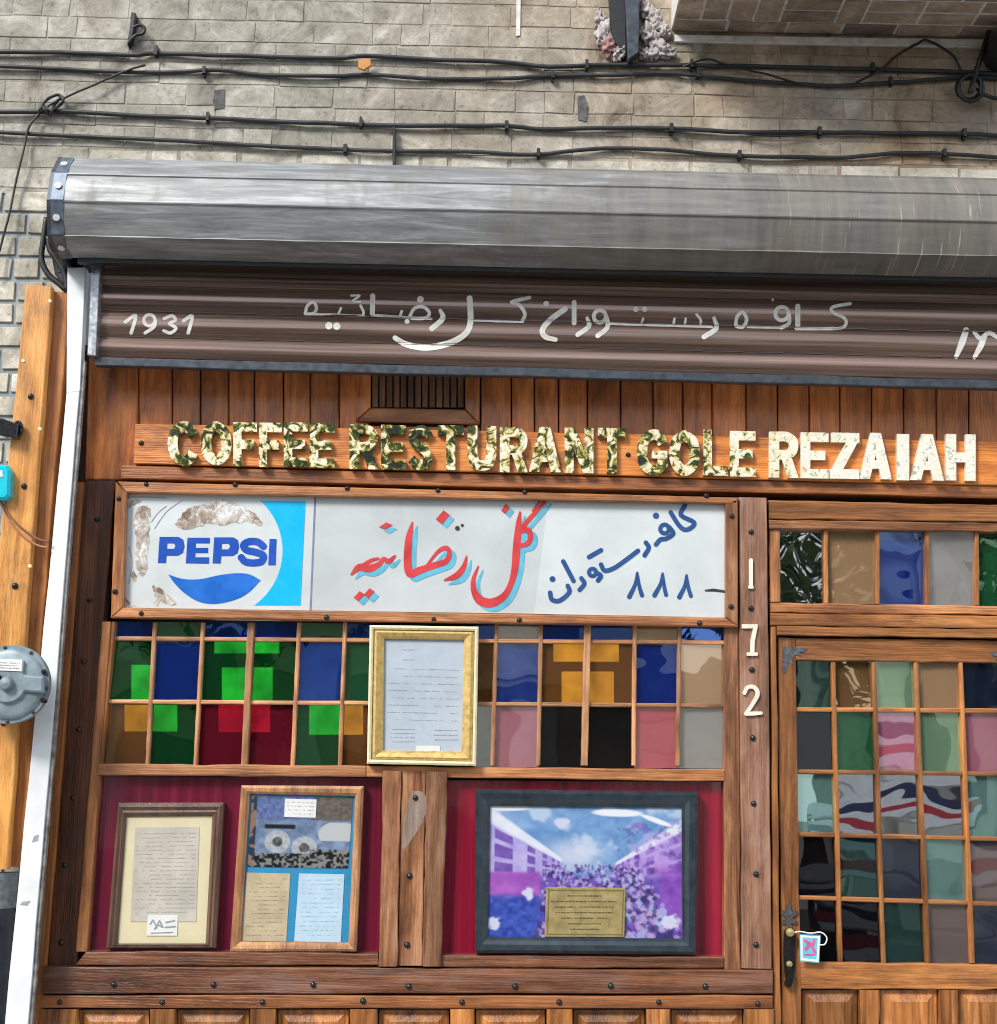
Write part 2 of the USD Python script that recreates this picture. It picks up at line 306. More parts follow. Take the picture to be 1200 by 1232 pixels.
GALV = usdkit.material(stage, '/World/Looks/galvanised_housing', {
    'g': ('geometry', {}), 'mp': ('mapping', {'scale': (2.2, 14.0, 26.0)}), 'ms': ('mapping', {'scale': (22, 4, 1.6)}),
    'n': ('noise_texture', {'scale': 1.5, 'detail': 7.0, 'roughness': 0.68, 'distortion': 0.6}),
    'v': ('voronoi_texture', {'scale': 70.0}),
    's': ('noise_texture', {'scale': 1.0, 'detail': 4.0, 'roughness': 0.6}),
    'sx': ('separate_xyz', {}), 'xr': ('map_range', {'from_min': -0.6, 'from_max': 1.1, 'to_min': -0.06, 'to_max': 0.24, 'clamp': True}),
    'addn': ('math', {'math_type': 'add'}), 'adds': ('math', {'math_type': 'multiply', 'value2': 0.26}), 'addm': ('math', {'math_type': 'add'}), 'n9': ('noise_texture', {'scale': 2.6, 'detail': 5.0, 'roughness': 0.6, 'distortion': 0.7}), 'mm': ('math', {'math_type': 'multiply', 'value2': 0.66}),
    'dr': ('rgb_ramp', {'ramp': [(0.44, (0, 0, 0)), (0.54, (0.65, 0.65, 0.65)), (0.8, (1, 1, 1))]}),
    'base': ('rgb_ramp', {'ramp': [(0.32, (0.13, 0.138, 0.14)), (0.5, (0.235, 0.247, 0.25)), (0.68, (0.40, 0.415, 0.42))]}),
    'dirt': ('rgb_ramp', {'ramp': [(0.3, (0.09, 0.08, 0.066)), (0.7, (0.20, 0.185, 0.16))]}),
    'mix': ('mix', {'mix_type': 'mix'}), 'rough': ('map_range', {'from_min': 0.0, 'from_max': 1.0, 'to_min': 0.5, 'to_max': 0.68}),
    'met': ('map_range', {'from_min': 0.0, 'from_max': 1.0, 'to_min': 0.35, 'to_max': 0.1}),
    'md': ('mapping', {'scale': (130, 2, 5.0)}), 'nd': ('noise_texture', {'scale': 1.0, 'detail': 2.0}), 'rd': ('rgb_ramp', {'ramp': [(0.66, (0, 0, 0)), (0.74, (0.8, 0.8, 0.8))]}), 'xd': ('map_range', {'from_min': 0.7, 'from_max': 1.3, 'to_min': 0.0, 'to_max': 0.75, 'clamp': True}), 'fd': ('math', {'math_type': 'multiply'}), 'cd': ('color', {'value': (0.55, 0.54, 0.5)}), 'mixd': ('mix', {'mix_type': 'mix'}),
    'bp': ('bump', {'strength': 0.25, 'distance': 0.004}), 'p': ('principled_bsdf', {})},
    [('g.position', 'md.vector'), ('md.vector', 'nd.vector'), ('nd.fac', 'rd.fac'), ('sx.x', 'xd.value'), ('rd.color', 'fd.value1'), ('xd.result', 'fd.value2'), ('fd.value', 'mixd.fac'), ('mix.color', 'mixd.color1'), ('cd.color', 'mixd.color2'), ('g.position', 'mp.vector'), ('g.position', 'ms.vector'), ('mp.vector', 'n.vector'), ('ms.vector', 's.vector'), ('g.position', 'v.vector'), ('g.position', 'sx.vector'), ('sx.x', 'xr.value'),
     ('s.fac', 'adds.value1'), ('g.position', 'n9.vector'), ('n9.fac', 'mm.value1'), ('mm.value', 'addm.value1'), ('adds.value', 'addm.value2'), ('addm.value', 'addn.value1'), ('xr.result', 'addn.value2'), ('addn.value', 'dr.fac'),
     ('n.fac', 'base.fac'), ('s.fac', 'dirt.fac'), ('dr.color', 'mix.fac'), ('base.color', 'mix.color1'), ('dirt.color', 'mix.color2'), ('mixd.color', 'p.base_color'),
     ('dr.color', 'rough.value'), ('rough.result', 'p.roughness'), ('dr.color', 'met.value'), ('met.result', 'p.metallic'), ('n.fac', 'bp.height'), ('bp.normal', 'p.normal')], surface='p.BSDF')
STEEL = plain('worn_steel', (0.55, 0.57, 0.6), rough=0.35, metallic=0.8, noise=0.6, scale=40)
STEEL_DARK = plain('dark_blued_steel', (0.07, 0.085, 0.105), rough=0.4, metallic=0.4, noise=0.5, scale=40)
SLAT = plain('brown_slat_paint', (0.34, 0.225, 0.175), rough=0.2, metallic=0.72, noise=0.55, scale=1.0, stretch=(1.0, 10, 60), coat=0.5)
LETTER_PAINT = plain('white_letter_paint', (0.88, 0.88, 0.82), rough=0.6, noise=0.3, scale=38, col2=(0.62, 0.60, 0.55))
WHITE_BOARD = plain('white_sign_enamel', (0.60, 0.65, 0.665), rough=0.3, noise=0.16, scale=3.5, coat=0.4, bump=0.004)
WHITE_BOARD2 = plain('grey_white_sign_enamel', (0.53, 0.575, 0.59), rough=0.3, noise=0.16, scale=3.5, coat=0.4, bump=0.004)
WHITE_STRIP = plain('white_painted_strip', (0.80, 0.84, 0.85), rough=0.45, noise=0.22, scale=6)
RED_INK = plain('red_lettering', (0.60, 0.045, 0.05), rough=0.4, noise=0.25, scale=20)
CYAN_INK = plain('cyan_lettering_shadow', (0.12, 0.45, 0.62), rough=0.4, noise=0.25, scale=20)
BLUE_INK = plain('blue_lettering', (0.016, 0.075, 0.25), rough=0.4, noise=0.25, scale=20)
LOGO_BLUE = plain('logo_blue', (0.006, 0.075, 0.45), rough=0.35, noise=0.2, scale=10)
LOGO_WAVE = plain('logo_wave_blue', (0.01, 0.16, 0.62), rough=0.35, noise=0.25, scale=10, col2=(0.006, 0.10, 0.45))
LOGO_CYAN = plain('logo_cyan', (0.0, 0.45, 0.80), rough=0.35, noise=0.1, scale=10)
BLACK_INK = plain('black_ink', (0.03, 0.03, 0.035), rough=0.7, noise=0.3)
GREY_INK = plain('faded_ink', (0.33, 0.34, 0.37), rough=0.8, noise=0.3)
MAROON = plain('maroon_panel_paint', (0.16, 0.008, 0.032), rough=0.22, noise=0.45, scale=1.0, stretch=(26, 3, 0.8), coat=0.7, bump=0.006)
CRIMSON = plain('crimson_panel_paint', (0.30, 0.008, 0.034), rough=0.22, noise=0.5, scale=1.0, stretch=(26, 3, 0.8), coat=0.7, bump=0.006)
GOLD = plain('gilt_frame', (0.66, 0.46, 0.16), rough=0.36, metallic=0.45, noise=0.35, scale=60)
GOLD_PALE = plain('pale_gilt_edge', (0.80, 0.70, 0.45), rough=0.4, metallic=0.2, noise=0.25, scale=60)
BRASS = plain('brass_plate', (0.56, 0.45, 0.20), rough=0.34, metallic=0.6, noise=0.25, scale=30)
PAPER = plain('aged_paper', (0.56, 0.56, 0.58), rough=0.7, noise=0.18, scale=14)
PAPER_BLUE = plain('bluish_paper', (0.50, 0.57, 0.66), rough=0.7, noise=0.18, scale=9)
PAPER_TAN = plain('tan_paper', (0.56, 0.46, 0.30), rough=0.7, noise=0.25, scale=18)
PAPER_PALE = plain('pale_blue_paper', (0.50, 0.66, 0.78), rough=0.7, noise=0.12, scale=18)
PAPER_WHITE = plain('white_paper', (0.78, 0.78, 0.76), rough=0.7, noise=0.08, scale=18)
MAT_CREAM = plain('cream_mount', (0.72, 0.64, 0.42), rough=0.75, noise=0.08, scale=14)
MAT_BLUE = plain('blue_mount', (0.02, 0.26, 0.50), rough=0.7, noise=0.15, scale=14)
FRAME_BROWN = wood('dark_frame_wood', (0.045, 0.022, 0.014), (0.085, 0.045, 0.03), (0.13, 0.075, 0.05), 'z', rough=0.4)
FRAME_TAN = wood('tan_frame_wood', (0.28, 0.13, 0.055), (0.42, 0.21, 0.095), (0.54, 0.3, 0.15), 'z', rough=0.4, vary=0.1)
FRAME_NAVY = plain('blue_black_frame', (0.022, 0.036, 0.05), rough=0.3, noise=0.4, scale=20, coat=0.4)
COVER_GLASS = usdkit.material(stage, '/World/Looks/frame_glass', {'t': ('transparent_bsdf', {'color': (0.97, 0.98, 0.98)}), 'gl': ('glossy_bsdf', {'color': (1, 1, 1), 'roughness': 0.02, }), 'x': ('mix_closure', {'fac':0.08})},
    [('t.BSDF', 'x.closure1'), ('gl.BSDF', 'x.closure2')], surface='x.closure')
REG_GREY = plain('grey_blue_casting', (0.26, 0.33, 0.37), rough=0.45, metallic=0.3, noise=0.3, scale=25)
CYAN_PLASTIC = plain('cyan_plastic', (0.0, 0.52, 0.66), rough=0.3, noise=0.1)
FOAM = plain('pinkish_foam', (0.50, 0.455, 0.445), rough=0.95, noise=0.45, scale=30, bump=0.01)
MORTAR = plain('grey_mortar', (0.40, 0.375, 0.33), rough=0.95, noise=0.72, scale=14, bump=0.006)
MORTAR_BLUE = plain('bluish_mortar', (0.30, 0.345, 0.36), rough=0.95, noise=0.3, scale=35, bump=0.004)
MORTAR_WHITE = plain('white_mortar', (0.74, 0.72, 0.68), rough=0.95, noise=0.3, scale=35, bump=0.004)
def brick_mat(name, a, b, c, vary=0.2, tan=None):
    nodes = {'g': ('geometry', {}), 'oi': ('object_info', {}), 'm': ('math', {'math_type': 'multiply', 'value2': 31.0}), 'cv': ('combine_xyz', {}), 'ad': ('vector_math', {'math_type': 'add'}),
        'n': ('noise_texture', {'scale': 9.0, 'detail': 8.0, 'roughness': 0.72, 'distortion': 0.5}),
        'n2': ('noise_texture', {'scale': 55.0, 'detail': 4.0, 'roughness': 0.7}),
        'n4': ('noise_texture', {'scale': 2.0, 'detail': 4.0, 'roughness': 0.6}),
        'r': ('rgb_ramp', {'ramp': [(0.28, a), (0.5, b), (0.74, c)]}),
        'sp': ('rgb_ramp', {'ramp': [(0.25, (0.35, 0.33, 0.31)), (0.42, (1, 1, 1)), (0.7, (1.12, 1.12, 1.12))]}),
        'mu': ('mix', {'mix_type': 'multiply', 'fac': 0.85}),
        'sx': ('separate_xyz', {}), 'xm': ('map_range', {'from_min': -0.6, 'from_max': 1.2, 'to_min': 0.0, 'to_max': 0.75, 'clamp': True}),
        'tn': ('math', {'math_type': 'multiply'}), 'tr': ('map_range', {'from_min': 0.35, 'from_max': 0.6, 'to_min': 0.3, 'to_max': 1.4, 'clamp': True}),
        'tc': ('color', {'value': tan or b}), 'tm': ('mix', {'mix_type': 'mix', 'use_clamp': False}),
        'v': ('map_range', {'to_min': 1 - vary, 'to_max': 1 + vary}), 'h': ('hsv', {'fac': 1.0}),
        'ns': ('noise_texture', {'scale': 5.0, 'detail': 9.0, 'roughness': 0.7, 'distortion': 1.0}), 'sr': ('rgb_ramp', {'ramp': [(0.30, (0.32, 0.31, 0.30)), (0.42, (0.78, 0.77, 0.75)), (0.54, (1, 1, 1)), (0.66, (1.45, 1.46, 1.48))]}), 'sm': ('mix', {'mix_type': 'multiply', 'fac': 1.0, 'use_clamp': False}),
        'b': ('bump', {'strength': 1.0, 'distance': 0.007}), 'p': ('principled_bsdf', {'roughness': 0.92, 'specular_ior_level': 0.25})}
    links = [('oi.random', 'm.value1'), ('m.value', 'cv.x'), ('m.value', 'cv.y'), ('g.position', 'ad.vector1'), ('cv.vector', 'ad.vector2'), ('ad.vector', 'n.vector'), ('ad.vector', 'n2.vector'), ('g.position', 'n4.vector'),
             ('n.fac', 'r.fac'), ('n2.fac', 'sp.fac'), ('g.position', 'sx.vector'), ('sx.x', 'xm.value'), ('n4.fac', 'tr.value'), ('xm.result', 'tn.value1'), ('tr.result', 'tn.value2'),
             ('tn.value', 'tm.fac'), ('r.color', 'tm.color1'), ('tc.color', 'tm.color2'), ('tm.color', 'mu.color1'), ('sp.color', 'mu.color2'),
             ('oi.random', 'v.value'), ('v.result', 'h.value'), ('mu.color', 'h.color'), ('g.position', 'ns.vector'), ('ns.fac', 'sr.fac'), ('h.color', 'sm.color1'), ('sr.color', 'sm.color2'), ('sm.color', 'p.base_color'), ('n.fac', 'b.height'), ('b.normal', 'p.normal')]
    return usdkit.material(stage, f'/World/Looks/{name}', nodes, links, surface='p.BSDF')
BRICK = brick_mat('pale_grey_brick', (0.24, 0.225, 0.195), (0.34, 0.32, 0.275), (0.45, 0.43, 0.38), 0.10, tan=(0.37, 0.275, 0.185))
MORTAR = brick_mat('weathered_mortar', (0.22, 0.205, 0.175), (0.33, 0.31, 0.265), (0.44, 0.42, 0.37), 0.0, tan=(0.30, 0.22, 0.15))
BRICK_PALE = brick_mat('pale_cream_brick', (0.32, 0.30, 0.25), (0.45, 0.425, 0.36), (0.55, 0.53, 0.46), 0.15)
BRICK_DARK = brick_mat('dark_brown_brick', (0.22, 0.17, 0.135), (0.35, 0.275, 0.22), (0.48, 0.40, 0.33), 0.42, tan=(0.34, 0.26, 0.20))
REFLECTION_MOTTLE = usdkit.material(stage, '/World/Looks/painted_reflection_lettering', {  # reflections of trees and sky painted on the letters as a noise pattern
    'g': ('geometry', {}), 'n': ('noise_texture', {'scale': 25.0, 'detail': 6.0, 'roughness': 0.6, 'distortion': 1.3}), 'n2': ('noise_texture', {'scale': 55.0, 'detail': 3.0, 'distortion': 1.0}), 'n5': ('noise_texture', {'scale': 3.2, 'detail': 1.0}),
    'sx': ('separate_xyz', {}), 'xr': ('map_range', {'from_min': 0.75, 'from_max': 1.25, 'to_min': 0.0, 'to_max': 0.30, 'clamp': True}), 'zr': ('math', {'math_type': 'multiply', 'value2': 0.28}),
    'a': ('math', {'math_type': 'add'}), 'a2': ('math', {'math_type': 'add'}),
    'r': ('rgb_ramp', {'ramp': [(0.52, (0.010, 0.015, 0.005)), (0.59, (0.04, 0.065, 0.008)), (0.63, (0.20, 0.18, 0.025)), (0.65, (0.55, 0.42, 0.12)), (0.70, (0.82, 0.76, 0.55)), (0.9, (0.84, 0.81, 0.70))]}),
    'r2': ('rgb_ramp', {'ramp': [(0.33, (0.25, 0.3, 0.2)), (0.42, (1, 1, 1))]}), 'mu': ('mix', {'mix_type': 'multiply', 'fac': 0.7}),
    'bq': ('bump', {'strength': 0.7, 'distance': 0.006}), 'p': ('principled_bsdf', {'roughness': 0.22, 'metallic': 0.12, 'coat_weight': 0.8, 'coat_roughness': 0.06})},
    [('n.fac', 'bq.height'), ('bq.normal', 'p.normal'), ('g.position', 'n.vector'), ('g.position', 'n2.vector'), ('g.position', 'n5.vector'), ('g.position', 'sx.vector'), ('sx.x', 'xr.value'), ('n.fac', 'a.value1'), ('xr.result', 'a.value2'), ('n5.fac', 'zr.value1'), ('a.value', 'a2.value1'), ('zr.value', 'a2.value2'), ('a2.value', 'r.fac'),
     ('n2.fac', 'r2.fac'), ('r.color', 'mu.color1'), ('r2.color', 'mu.color2'), ('mu.color', 'p.base_color')], surface='p.BSDF')
PEELED = usdkit.material(stage, '/World/Looks/peeled_sign_enamel', {
    'g': ('geometry', {}), 'n': ('noise_texture', {'scale': 26.0, 'detail': 7.0, 'roughness': 0.7, 'distortion': 1.2}), 'n2': ('noise_texture', {'scale': 9.0, 'detail': 2.0}), 'a': ('math', {'math_type': 'multiply_add', 'value2': 0.6}),
    'r': ('rgb_ramp', {'ramp': [(0.62, (0.16, 0.10, 0.07)), (0.72, (0.30, 0.245, 0.20)), (0.82, (0.46, 0.43, 0.39)), (0.92, (0.68, 0.71, 0.72))]}),
    'p': ('principled_bsdf', {'roughness': 0.6})},
    [('g.position', 'n.vector'), ('g.position', 'n2.vector'), ('n2.fac', 'a.value1'), ('n.fac', 'a.value3'), ('a.value', 'r.fac'), ('r.color', 'p.base_color')], surface='p.BSDF')
PRINT = printed('printed_picture')
G = dict(
    green=pane_glass('green_glass', (0.015, 0.46, 0.03), (0.002, 0.05, 0.012), 0.25, 0.07, (0.5, 0.9, 0.6)),
    lgreen=pane_glass('dull_green_glass', (0.06, 0.34, 0.12), (0.012, 0.075, 0.03), 0.5, 0.14, (0.5, 0.85, 0.6)),
    blue=pane_glass('blue_glass', (0.02, 0.06, 0.50), (0.004, 0.022, 0.20), 0.45, 0.30, (0.20, 0.38, 1.0), wave=0.0016),
    skyblue=pane_glass('mirror_blue_glass', (0.02, 0.06, 0.50), (0.005, 0.025, 0.26), 0.5, 0.5, (0.42, 0.58, 1.0), wave=0.0042),
    red=pane_glass('red_glass', (0.50, 0.010, 0.03), (0.10, 0.005, 0.014), 0.55, 0.01, (0.9, 0.4, 0.4)),
    amber=pane_glass('amber_glass', (0.75, 0.34, 0.03), (0.13, 0.05, 0.014), 0.45, 0.05, (0.9, 0.7, 0.5)),
    brown=pane_glass('brown_glass', (0.65, 0.42, 0.20), (0.16, 0.085, 0.035), 0.6, 0.35, (0.95, 0.8, 0.6)),
    pink=pane_glass('pink_glass', (0.7, 0.3, 0.4), (0.36, 0.12, 0.17), 0.7, 0.32, (1.0, 0.78, 0.82)),
    rose=pane_glass('rose_glass', (0.7, 0.2, 0.25), (0.42, 0.06, 0.09), 0.7, 0.30, (1.0, 0.75, 0.8)),
    clear=pane_glass('clear_glass', (0.6, 0.6, 0.6), (0.02, 0.02, 0.02), 0.15, 0.40, (0.92, 0.92, 0.9), wave=0.0016),
    grey=pane_glass('frosted_grey_glass', (0.6, 0.6, 0.6), (0.24, 0.235, 0.23), 0.75, 0.3, (0.95, 0.95, 0.95), wave=0.0016),
    tan=pane_glass('sand_glass', (0.7, 0.55, 0.38), (0.32, 0.20, 0.11), 0.75, 0.22, (1.0, 0.85, 0.65)),
    aqua=pane_glass('aqua_glass', (0.3, 0.55, 0.5), (0.10, 0.20, 0.18), 0.6, 0.26, (0.70, 0.95, 0.90)),
    pgreen=pane_glass('pale_green_glass', (0.45, 0.7, 0.45), (0.17, 0.30, 0.17), 0.7, 0.5, (0.75, 0.95, 0.75)),
    mauve=pane_glass('mauve_grey_glass', (0.45, 0.38, 0.38), (0.10, 0.075, 0.07), 0.7, 0.10, (0.95, 0.85, 0.85)),
    teal=pane_glass('dark_teal_glass', (0.06, 0.16, 0.15), (0.006, 0.022, 0.02), 0.5, 0.07, (0.6, 0.9, 0.85)),
    navy=pane_glass('navy_glass', (0.06, 0.08, 0.16), (0.006, 0.009, 0.022), 0.5, 0.10, (0.85, 0.9, 1.0), wave=0.002),
    black=pane_glass('dark_clear_glass', (0.22, 0.22, 0.22), (0.003, 0.003, 0.004), 0.4, 0.0, (0.9, 0.9, 0.9), wave=0.0007))

def studs(parent, pts, yf, r=0.0095):
    """Dome-headed iron nails, each one a piece of its board."""
    for x, y in pts:
        c = P(x, y, yf); k = r * random.uniform(0.92, 1.08)
        obj('stud', lathe_y(c[0], c[2], [(k * 0.12, yf - k * 0.85), (k * 0.5, yf - k * 0.74), (k * 0.85, yf - k * 0.42), (k, yf - 0.001), (k * 1.02, yf + 0.004)], 10), IRON, parent, smooth=45)

def textlines(q, y, rows, mat, parent, seed=0, fill=0.8, h=1.3, ragged=True, name='printed_text'):
    rr = np.random.default_rng(seed); q = np.array(q, float); out = []
    for k in range(rows):
        t = (k + 0.5) / rows; a = q[0] + (q[3] - q[0]) * t; b = q[1] + (q[2] - q[1]) * t
        s = 0.0 if not ragged else rr.uniform(0, 0.25) * (rr.random() < .5)
        while s < 0.97:
            w = rr.uniform(0.015, 0.07)
            if rr.random() < fill:
                p0, p1 = a + (b - a) * s, a + (b - a) * min(0.98, s + w)
                hh = 0.72 * h * rr.uniform(0.5, 1.1)
                out.append(Polygon([(p0[0], p0[1] - hh / 2), (p1[0], p1[1] - hh / 2 + rr.uniform(-.3, .3)), (p1[0], p1[1] + hh / 2), (p0[0], p0[1] + hh / 2)]))
            s += w + rr.uniform(0.006, 0.016)
    return tag(obj(name, join(*[ext(p, y, y + 0.0004) for p in out]), mat, parent), kind='stuff')

# ================================================================== THE SETTING
g = bx(-40, 40, -60, 30, -0.5, -0.13)
tag(obj('road', bx(-40, 40, -9.5, -2.6 + 0.0, -0.5, -0.12), plain('asphalt', (0.06, 0.06, 0.062), rough=0.9, noise=0.3, scale=20)), kind='structure')
tag(obj('ground', bx(-150, 150, -150, 60, -0.9, -0.5 - 0.004), plain('earth', (0.16, 0.14, 0.11), rough=0.95)), kind='structure')
PAVING = plain('pavement_concrete', (0.34, 0.33, 0.31), rough=0.9, noise=0.25, scale=6)
tag(obj('pavement', bx(-40, 40, -2.6, -0.02, -0.5, 0.0), PAVING), kind='structure')
tag(obj('pavement', bx(-40, 40, -13.0, -9.5, -0.5, 0.0), PAVING), kind='structure')

# ------------------------------------------------------------------ brick wall
wall = thing('brick_wall', 'weathered pale grey brick wall above and to the left of the wooden shop front', 'wall')
zt = P(600, -60, 0)[2]
xl, xr = P(-90, 600, 0)[0], P(1290, 600, 0)[0]
z_box = P(600, 245, 0)[2]
obj('mortar_bed', bx(xl - 0.3, xr + 0.3, 0.0022, 0.3, z_box, zt + 0.3), MORTAR, wall)
obj('mortar_bed', bx(xl - 0.3, P(98, 330, 0)[0], 0.007, 0.3, P(40, 640, 0)[2], z_box - 0.001), MORTAR_BLUE, wall)
obj('mortar_bed', bx(xl - 0.3, P(40, 860, 0)[0], 0.007, 0.3, 0.0, P(40, 640, 0)[2] - 0.001), MORTAR_BLUE, wall)
def brick_block(x0, x1, z0, z1, y, r, depth=0.10):
    q = np.array([[x0, y, z1], [x1, y, z1], [x1, y, z0], [x0, y, z0]]) + np.concatenate([r.normal(0, 0.0018, (4, 1)), np.zeros((4, 1)), r.normal(0, 0.0018, (4, 1))], 1)
    return slab(q, y + depth, 0.0016)
pitch = 0.0795
zrow = P(40, 202, 0)[2] % pitch
row = 0
z = zrow
r = np.random.default_rng(3)
while z < zt:
    upper = z > P(20, 300, 0)[2]
    off = (row % 2) * 0.105 + r.uniform(-0.02, 0.02)
    x = xl - 0.25 + off
    while x < xr:
        L = r.choice([0.205, 0.205, 0.21, 0.10]) if upper else r.choice([0.20, 0.095, 0.095])
        cx, cz = x + L / 2, z + pitch / 2
        px, py = pix((cx, 0, cz))
        gap_z, gap_x = (0.0045, 0.0025) if py < 190 else (0.016, 0.014)
        edge = pix((x, 0, cz))[0]
        # only bricks the photograph shows: above the shutter housing and the strip left of the timber post
        keep = (py < 225 and -70 < px < 1265) or (py < 1290 and edge < 72 and px > -60)
        if keep:
            lim = P(92 - max(0, py - 330) * 0.081, py, 0)[0]
            if py > 225 and x + 0.045 > lim: x += L; continue
            if py > 225 and x + L > lim: L2 = lim - x
            else: L2 = L
            obj('brick', brick_block(x + gap_x / 2, x + L2 - gap_x / 2, z + gap_z / 2, z + pitch - gap_z / 2, r.normal(0, 0.0007) - 0.0003, r), BRICK if py < 190 else BRICK_PALE, wall)
        x += L
    z += pitch; row += 1
# holes, marks and stubs on the wall
obj('render_smear', ext(Polygon([(622, -20), (627, -20), (626, 42), (621, 43)]), -0.005, 0.004), MORTAR_WHITE, wall)
for q in ([(258, 108), (270, 107), (270, 130), (258, 131)], [(695, 116), (703, 114), (708, 128), (706, 146), (696, 144)]):
    obj('hole_patch', ext(Polygon(q), -0.0042, 0.004), plain(f'hole_grey_{q[0][0]}', (0.14, 0.14, 0.14), rough=0.95, noise=0.6, scale=60), wall)
# ------------------------------------------------------------------ projecting brick balcony, seen from below
bal = thing('brick_balcony', 'dark brown brick underside of a balcony with white joints at top right', 'balcony')
ZB = P(1000, 41, 0)[2]
xb0 = P(808, 30, 0)[0]; xb1 = P(1330, 30, 0)[0]
obj('mortar_slab', bx(xb0, xb1, -0.42, 0.02, ZB + 0.003, ZB + 0.22), MORTAR_WHITE, bal)
r = np.random.default_rng(11)
def soffit_brick(x0, x1, y0, y1):
    q = bx(x0 + 0.006, x1 - 0.006, y0 + 0.006, y1 - 0.006, ZB + r.normal(0, 0.002), ZB + 0.06); obj('brick', q, BRICK_DARK, bal)
x = xb0
while x < xb1: L = 0.205 * r.uniform(0.9, 1.08); soffit_brick(x, x + L, -0.078, 0.0); x += L
for ya in (-0.078, -0.238):
    x = xb0
    while x < xb1:
        if r.random() < 0.5:
            soffit_brick(x, x + 0.19, ya - 0.08, ya); soffit_brick(x, x + 0.19, ya - 0.16, ya - 0.08); x += 0.19
        else:
            soffit_brick(x, x + 0.09, ya - 0.16, ya); x += 0.09
obj('mortar_fillet', join(slab([P(812, 41, -0.012), P(1212, 47, -0.012), P(1212, 57, -0.012), P(812, 50, -0.012)], 0.004, 0.003)), MORTAR_WHITE, bal)

# ------------------------------------------------------------------ steel bracket and foam
br = thing('steel_bracket', 'dark blue-grey steel strut coming down the wall beside the balcony', 'bracket')
obj('web', board([(731, -30), (752, -30), (754, 66), (750, 70), (736, 40)], -0.03, 0.01, 0.002), CABLE_BLACK, br)
obj('flange', board([(752, -30), (770, -30), (769, 62), (756, 72)], -0.06, -0.02, 0.003), STEEL_DARK, br)
fo = thing('foam_filling', 'torn pinkish white foam lumps stuck around the steel strut', 'foam')
for i, (x, y, a, b) in enumerate([(727, 40, 9, 14), (733, 55, 9, 12), (745, 64, 7, 8), (722, 22, 6, 9), (778, 40, 9, 12), (786, 22, 9, 12), (792, 50, 11, 16), (778, 66, 8, 7), (802, 62, 10, 8), (788, 34, 8, 10), (799, 38, 7, 10), (776, 10, 7, 10)]):
    c = P(x, y, -0.012); obj('foam_lump', blob(c, (a * PX * 1.1, 0.02, b * PX * 1.1), i, 0.95, 3), FOAM if i != 1 else plain('red_foam', (0.42, 0.24, 0.22), rough=0.9, noise=0.5), fo, smooth=True)

# ================================================================== SHUTTER
sh = thing('roller_shutter', 'grey metal roller shutter with faceted housing and brown half-lowered slats', 'shutter')
def housing_profile(t=0.0):
    A = P(640, 203, -0.265); pts = [np.array([A[1], A[2]])]
    for e, L in ((40, 0.100), (12, 0.100), (-18, 0.108), (-70, 0.112)):
        e = math.radians(e); pts.append(pts[-1] + L * np.array([-math.sin(e), -math.cos(e)]))
    return pts
hp = housing_profile()
hx0, hx1 = P(76, 255, -0.33)[0], P(1300, 255, -0.33)[0]
def facet(a, b, x0, x1, th=0.004, lip=0.0035, nx=40, seed=0):
    d = (b - a) / np.linalg.norm(b - a); n = np.array([d[1], -d[0]])
    if n[0] > 0: n = -n
    rr = np.random.default_rng(seed)
    prof = [a + n * lip, a + d * 0.004 + n * lip, a + d * 0.008, (a + b) / 2 + n * 0.0035, b - d * 0.006, b, b - n * th, (a + b) / 2 - n * (th - .0025), a - n * th]
    rs = []
    for i, x in enumerate(np.linspace(x0, x1, nx)):
        w = rr.normal(0, 0.0006); rs.append(np.array([[x, p[0] + n[0] * w, p[1] + n[1] * w] for p in prof]))
    m = rings(rs); m.fix_normals(multibody=False); return m
for i in range(4):
    obj('housing_panel', facet(hp[i], hp[i + 1], hx0, hx1, seed=i), GALV, sh, smooth=25)
top = np.array([0.0, hp[0][1] + 0.045])
obj('housing_top', facet(np.array([top[0], top[1]]), hp[0], hx0, hx1, seed=9), GALV, sh, smooth=25)
lip0 = hp[-1]
obj('housing_lip', bx(hx0 + 0.02, hx1, lip0[0] + 0.002, lip0[0] + 0.03, lip0[1] - 0.014, lip0[1] + 0.003), CABLE_BLACK, sh)
# end plate and its bolted rim
full = [top] + hp + [np.array([0.0, hp[-1][1] + 0.0])]
c0 = np.mean(full, 0)
def plate(sc, x0, x1):
    ring = [c0 + (p - c0) * sc for p in full]
    m = rings([np.array([[x0, p[0], p[1]] for p in ring]), np.array([[x1, p[0], p[1]] for p in ring])]); m.fix_normals(multibody=False); return m
obj('end_plate', plate(1.03, hx0 - 0.048, hx0 - 0.036), STEEL_DARK, sh)
for i in range(4):
    a, b = hp[i], hp[i + 1]; d = (b - a) / np.linalg.norm(b - a); n = np.array([d[1], -d[0]]); n = n if n[0] < 0 else -n
    o = n * 0.004
    ring = [a + o, b + o, b - n * 0.004, a - n * 0.004]
    m = rings([np.array([[x, p[0], p[1]] for p in ring]) for x in (hx0 - 0.036, hx0 + 0.004)]); m.fix_normals(multibody=False)
    rim = obj('rim_strip', m, plain(f'rim_blue_{i}', (0.16, 0.20, 0.26), rough=0.4, metallic=0.5, noise=0.5, scale=40), sh)
    cc = (a + b) / 2 + o; bolt = trimesh.creation.cylinder(radius=0.011, height=0.012, sections=12); bolt.apply_transform(trimesh.geometry.align_vectors([0, 0, 1], [0, n[0], n[1]])); bolt.apply_translation([hx0 - 0.017, cc[0], cc[1]])
    obj('bolt', bolt, plain(f'bolt_zinc_{i}', (0.78, 0.78, 0.76), rough=0.5, metallic=0.2, noise=0.3, scale=80), rim, smooth=30)
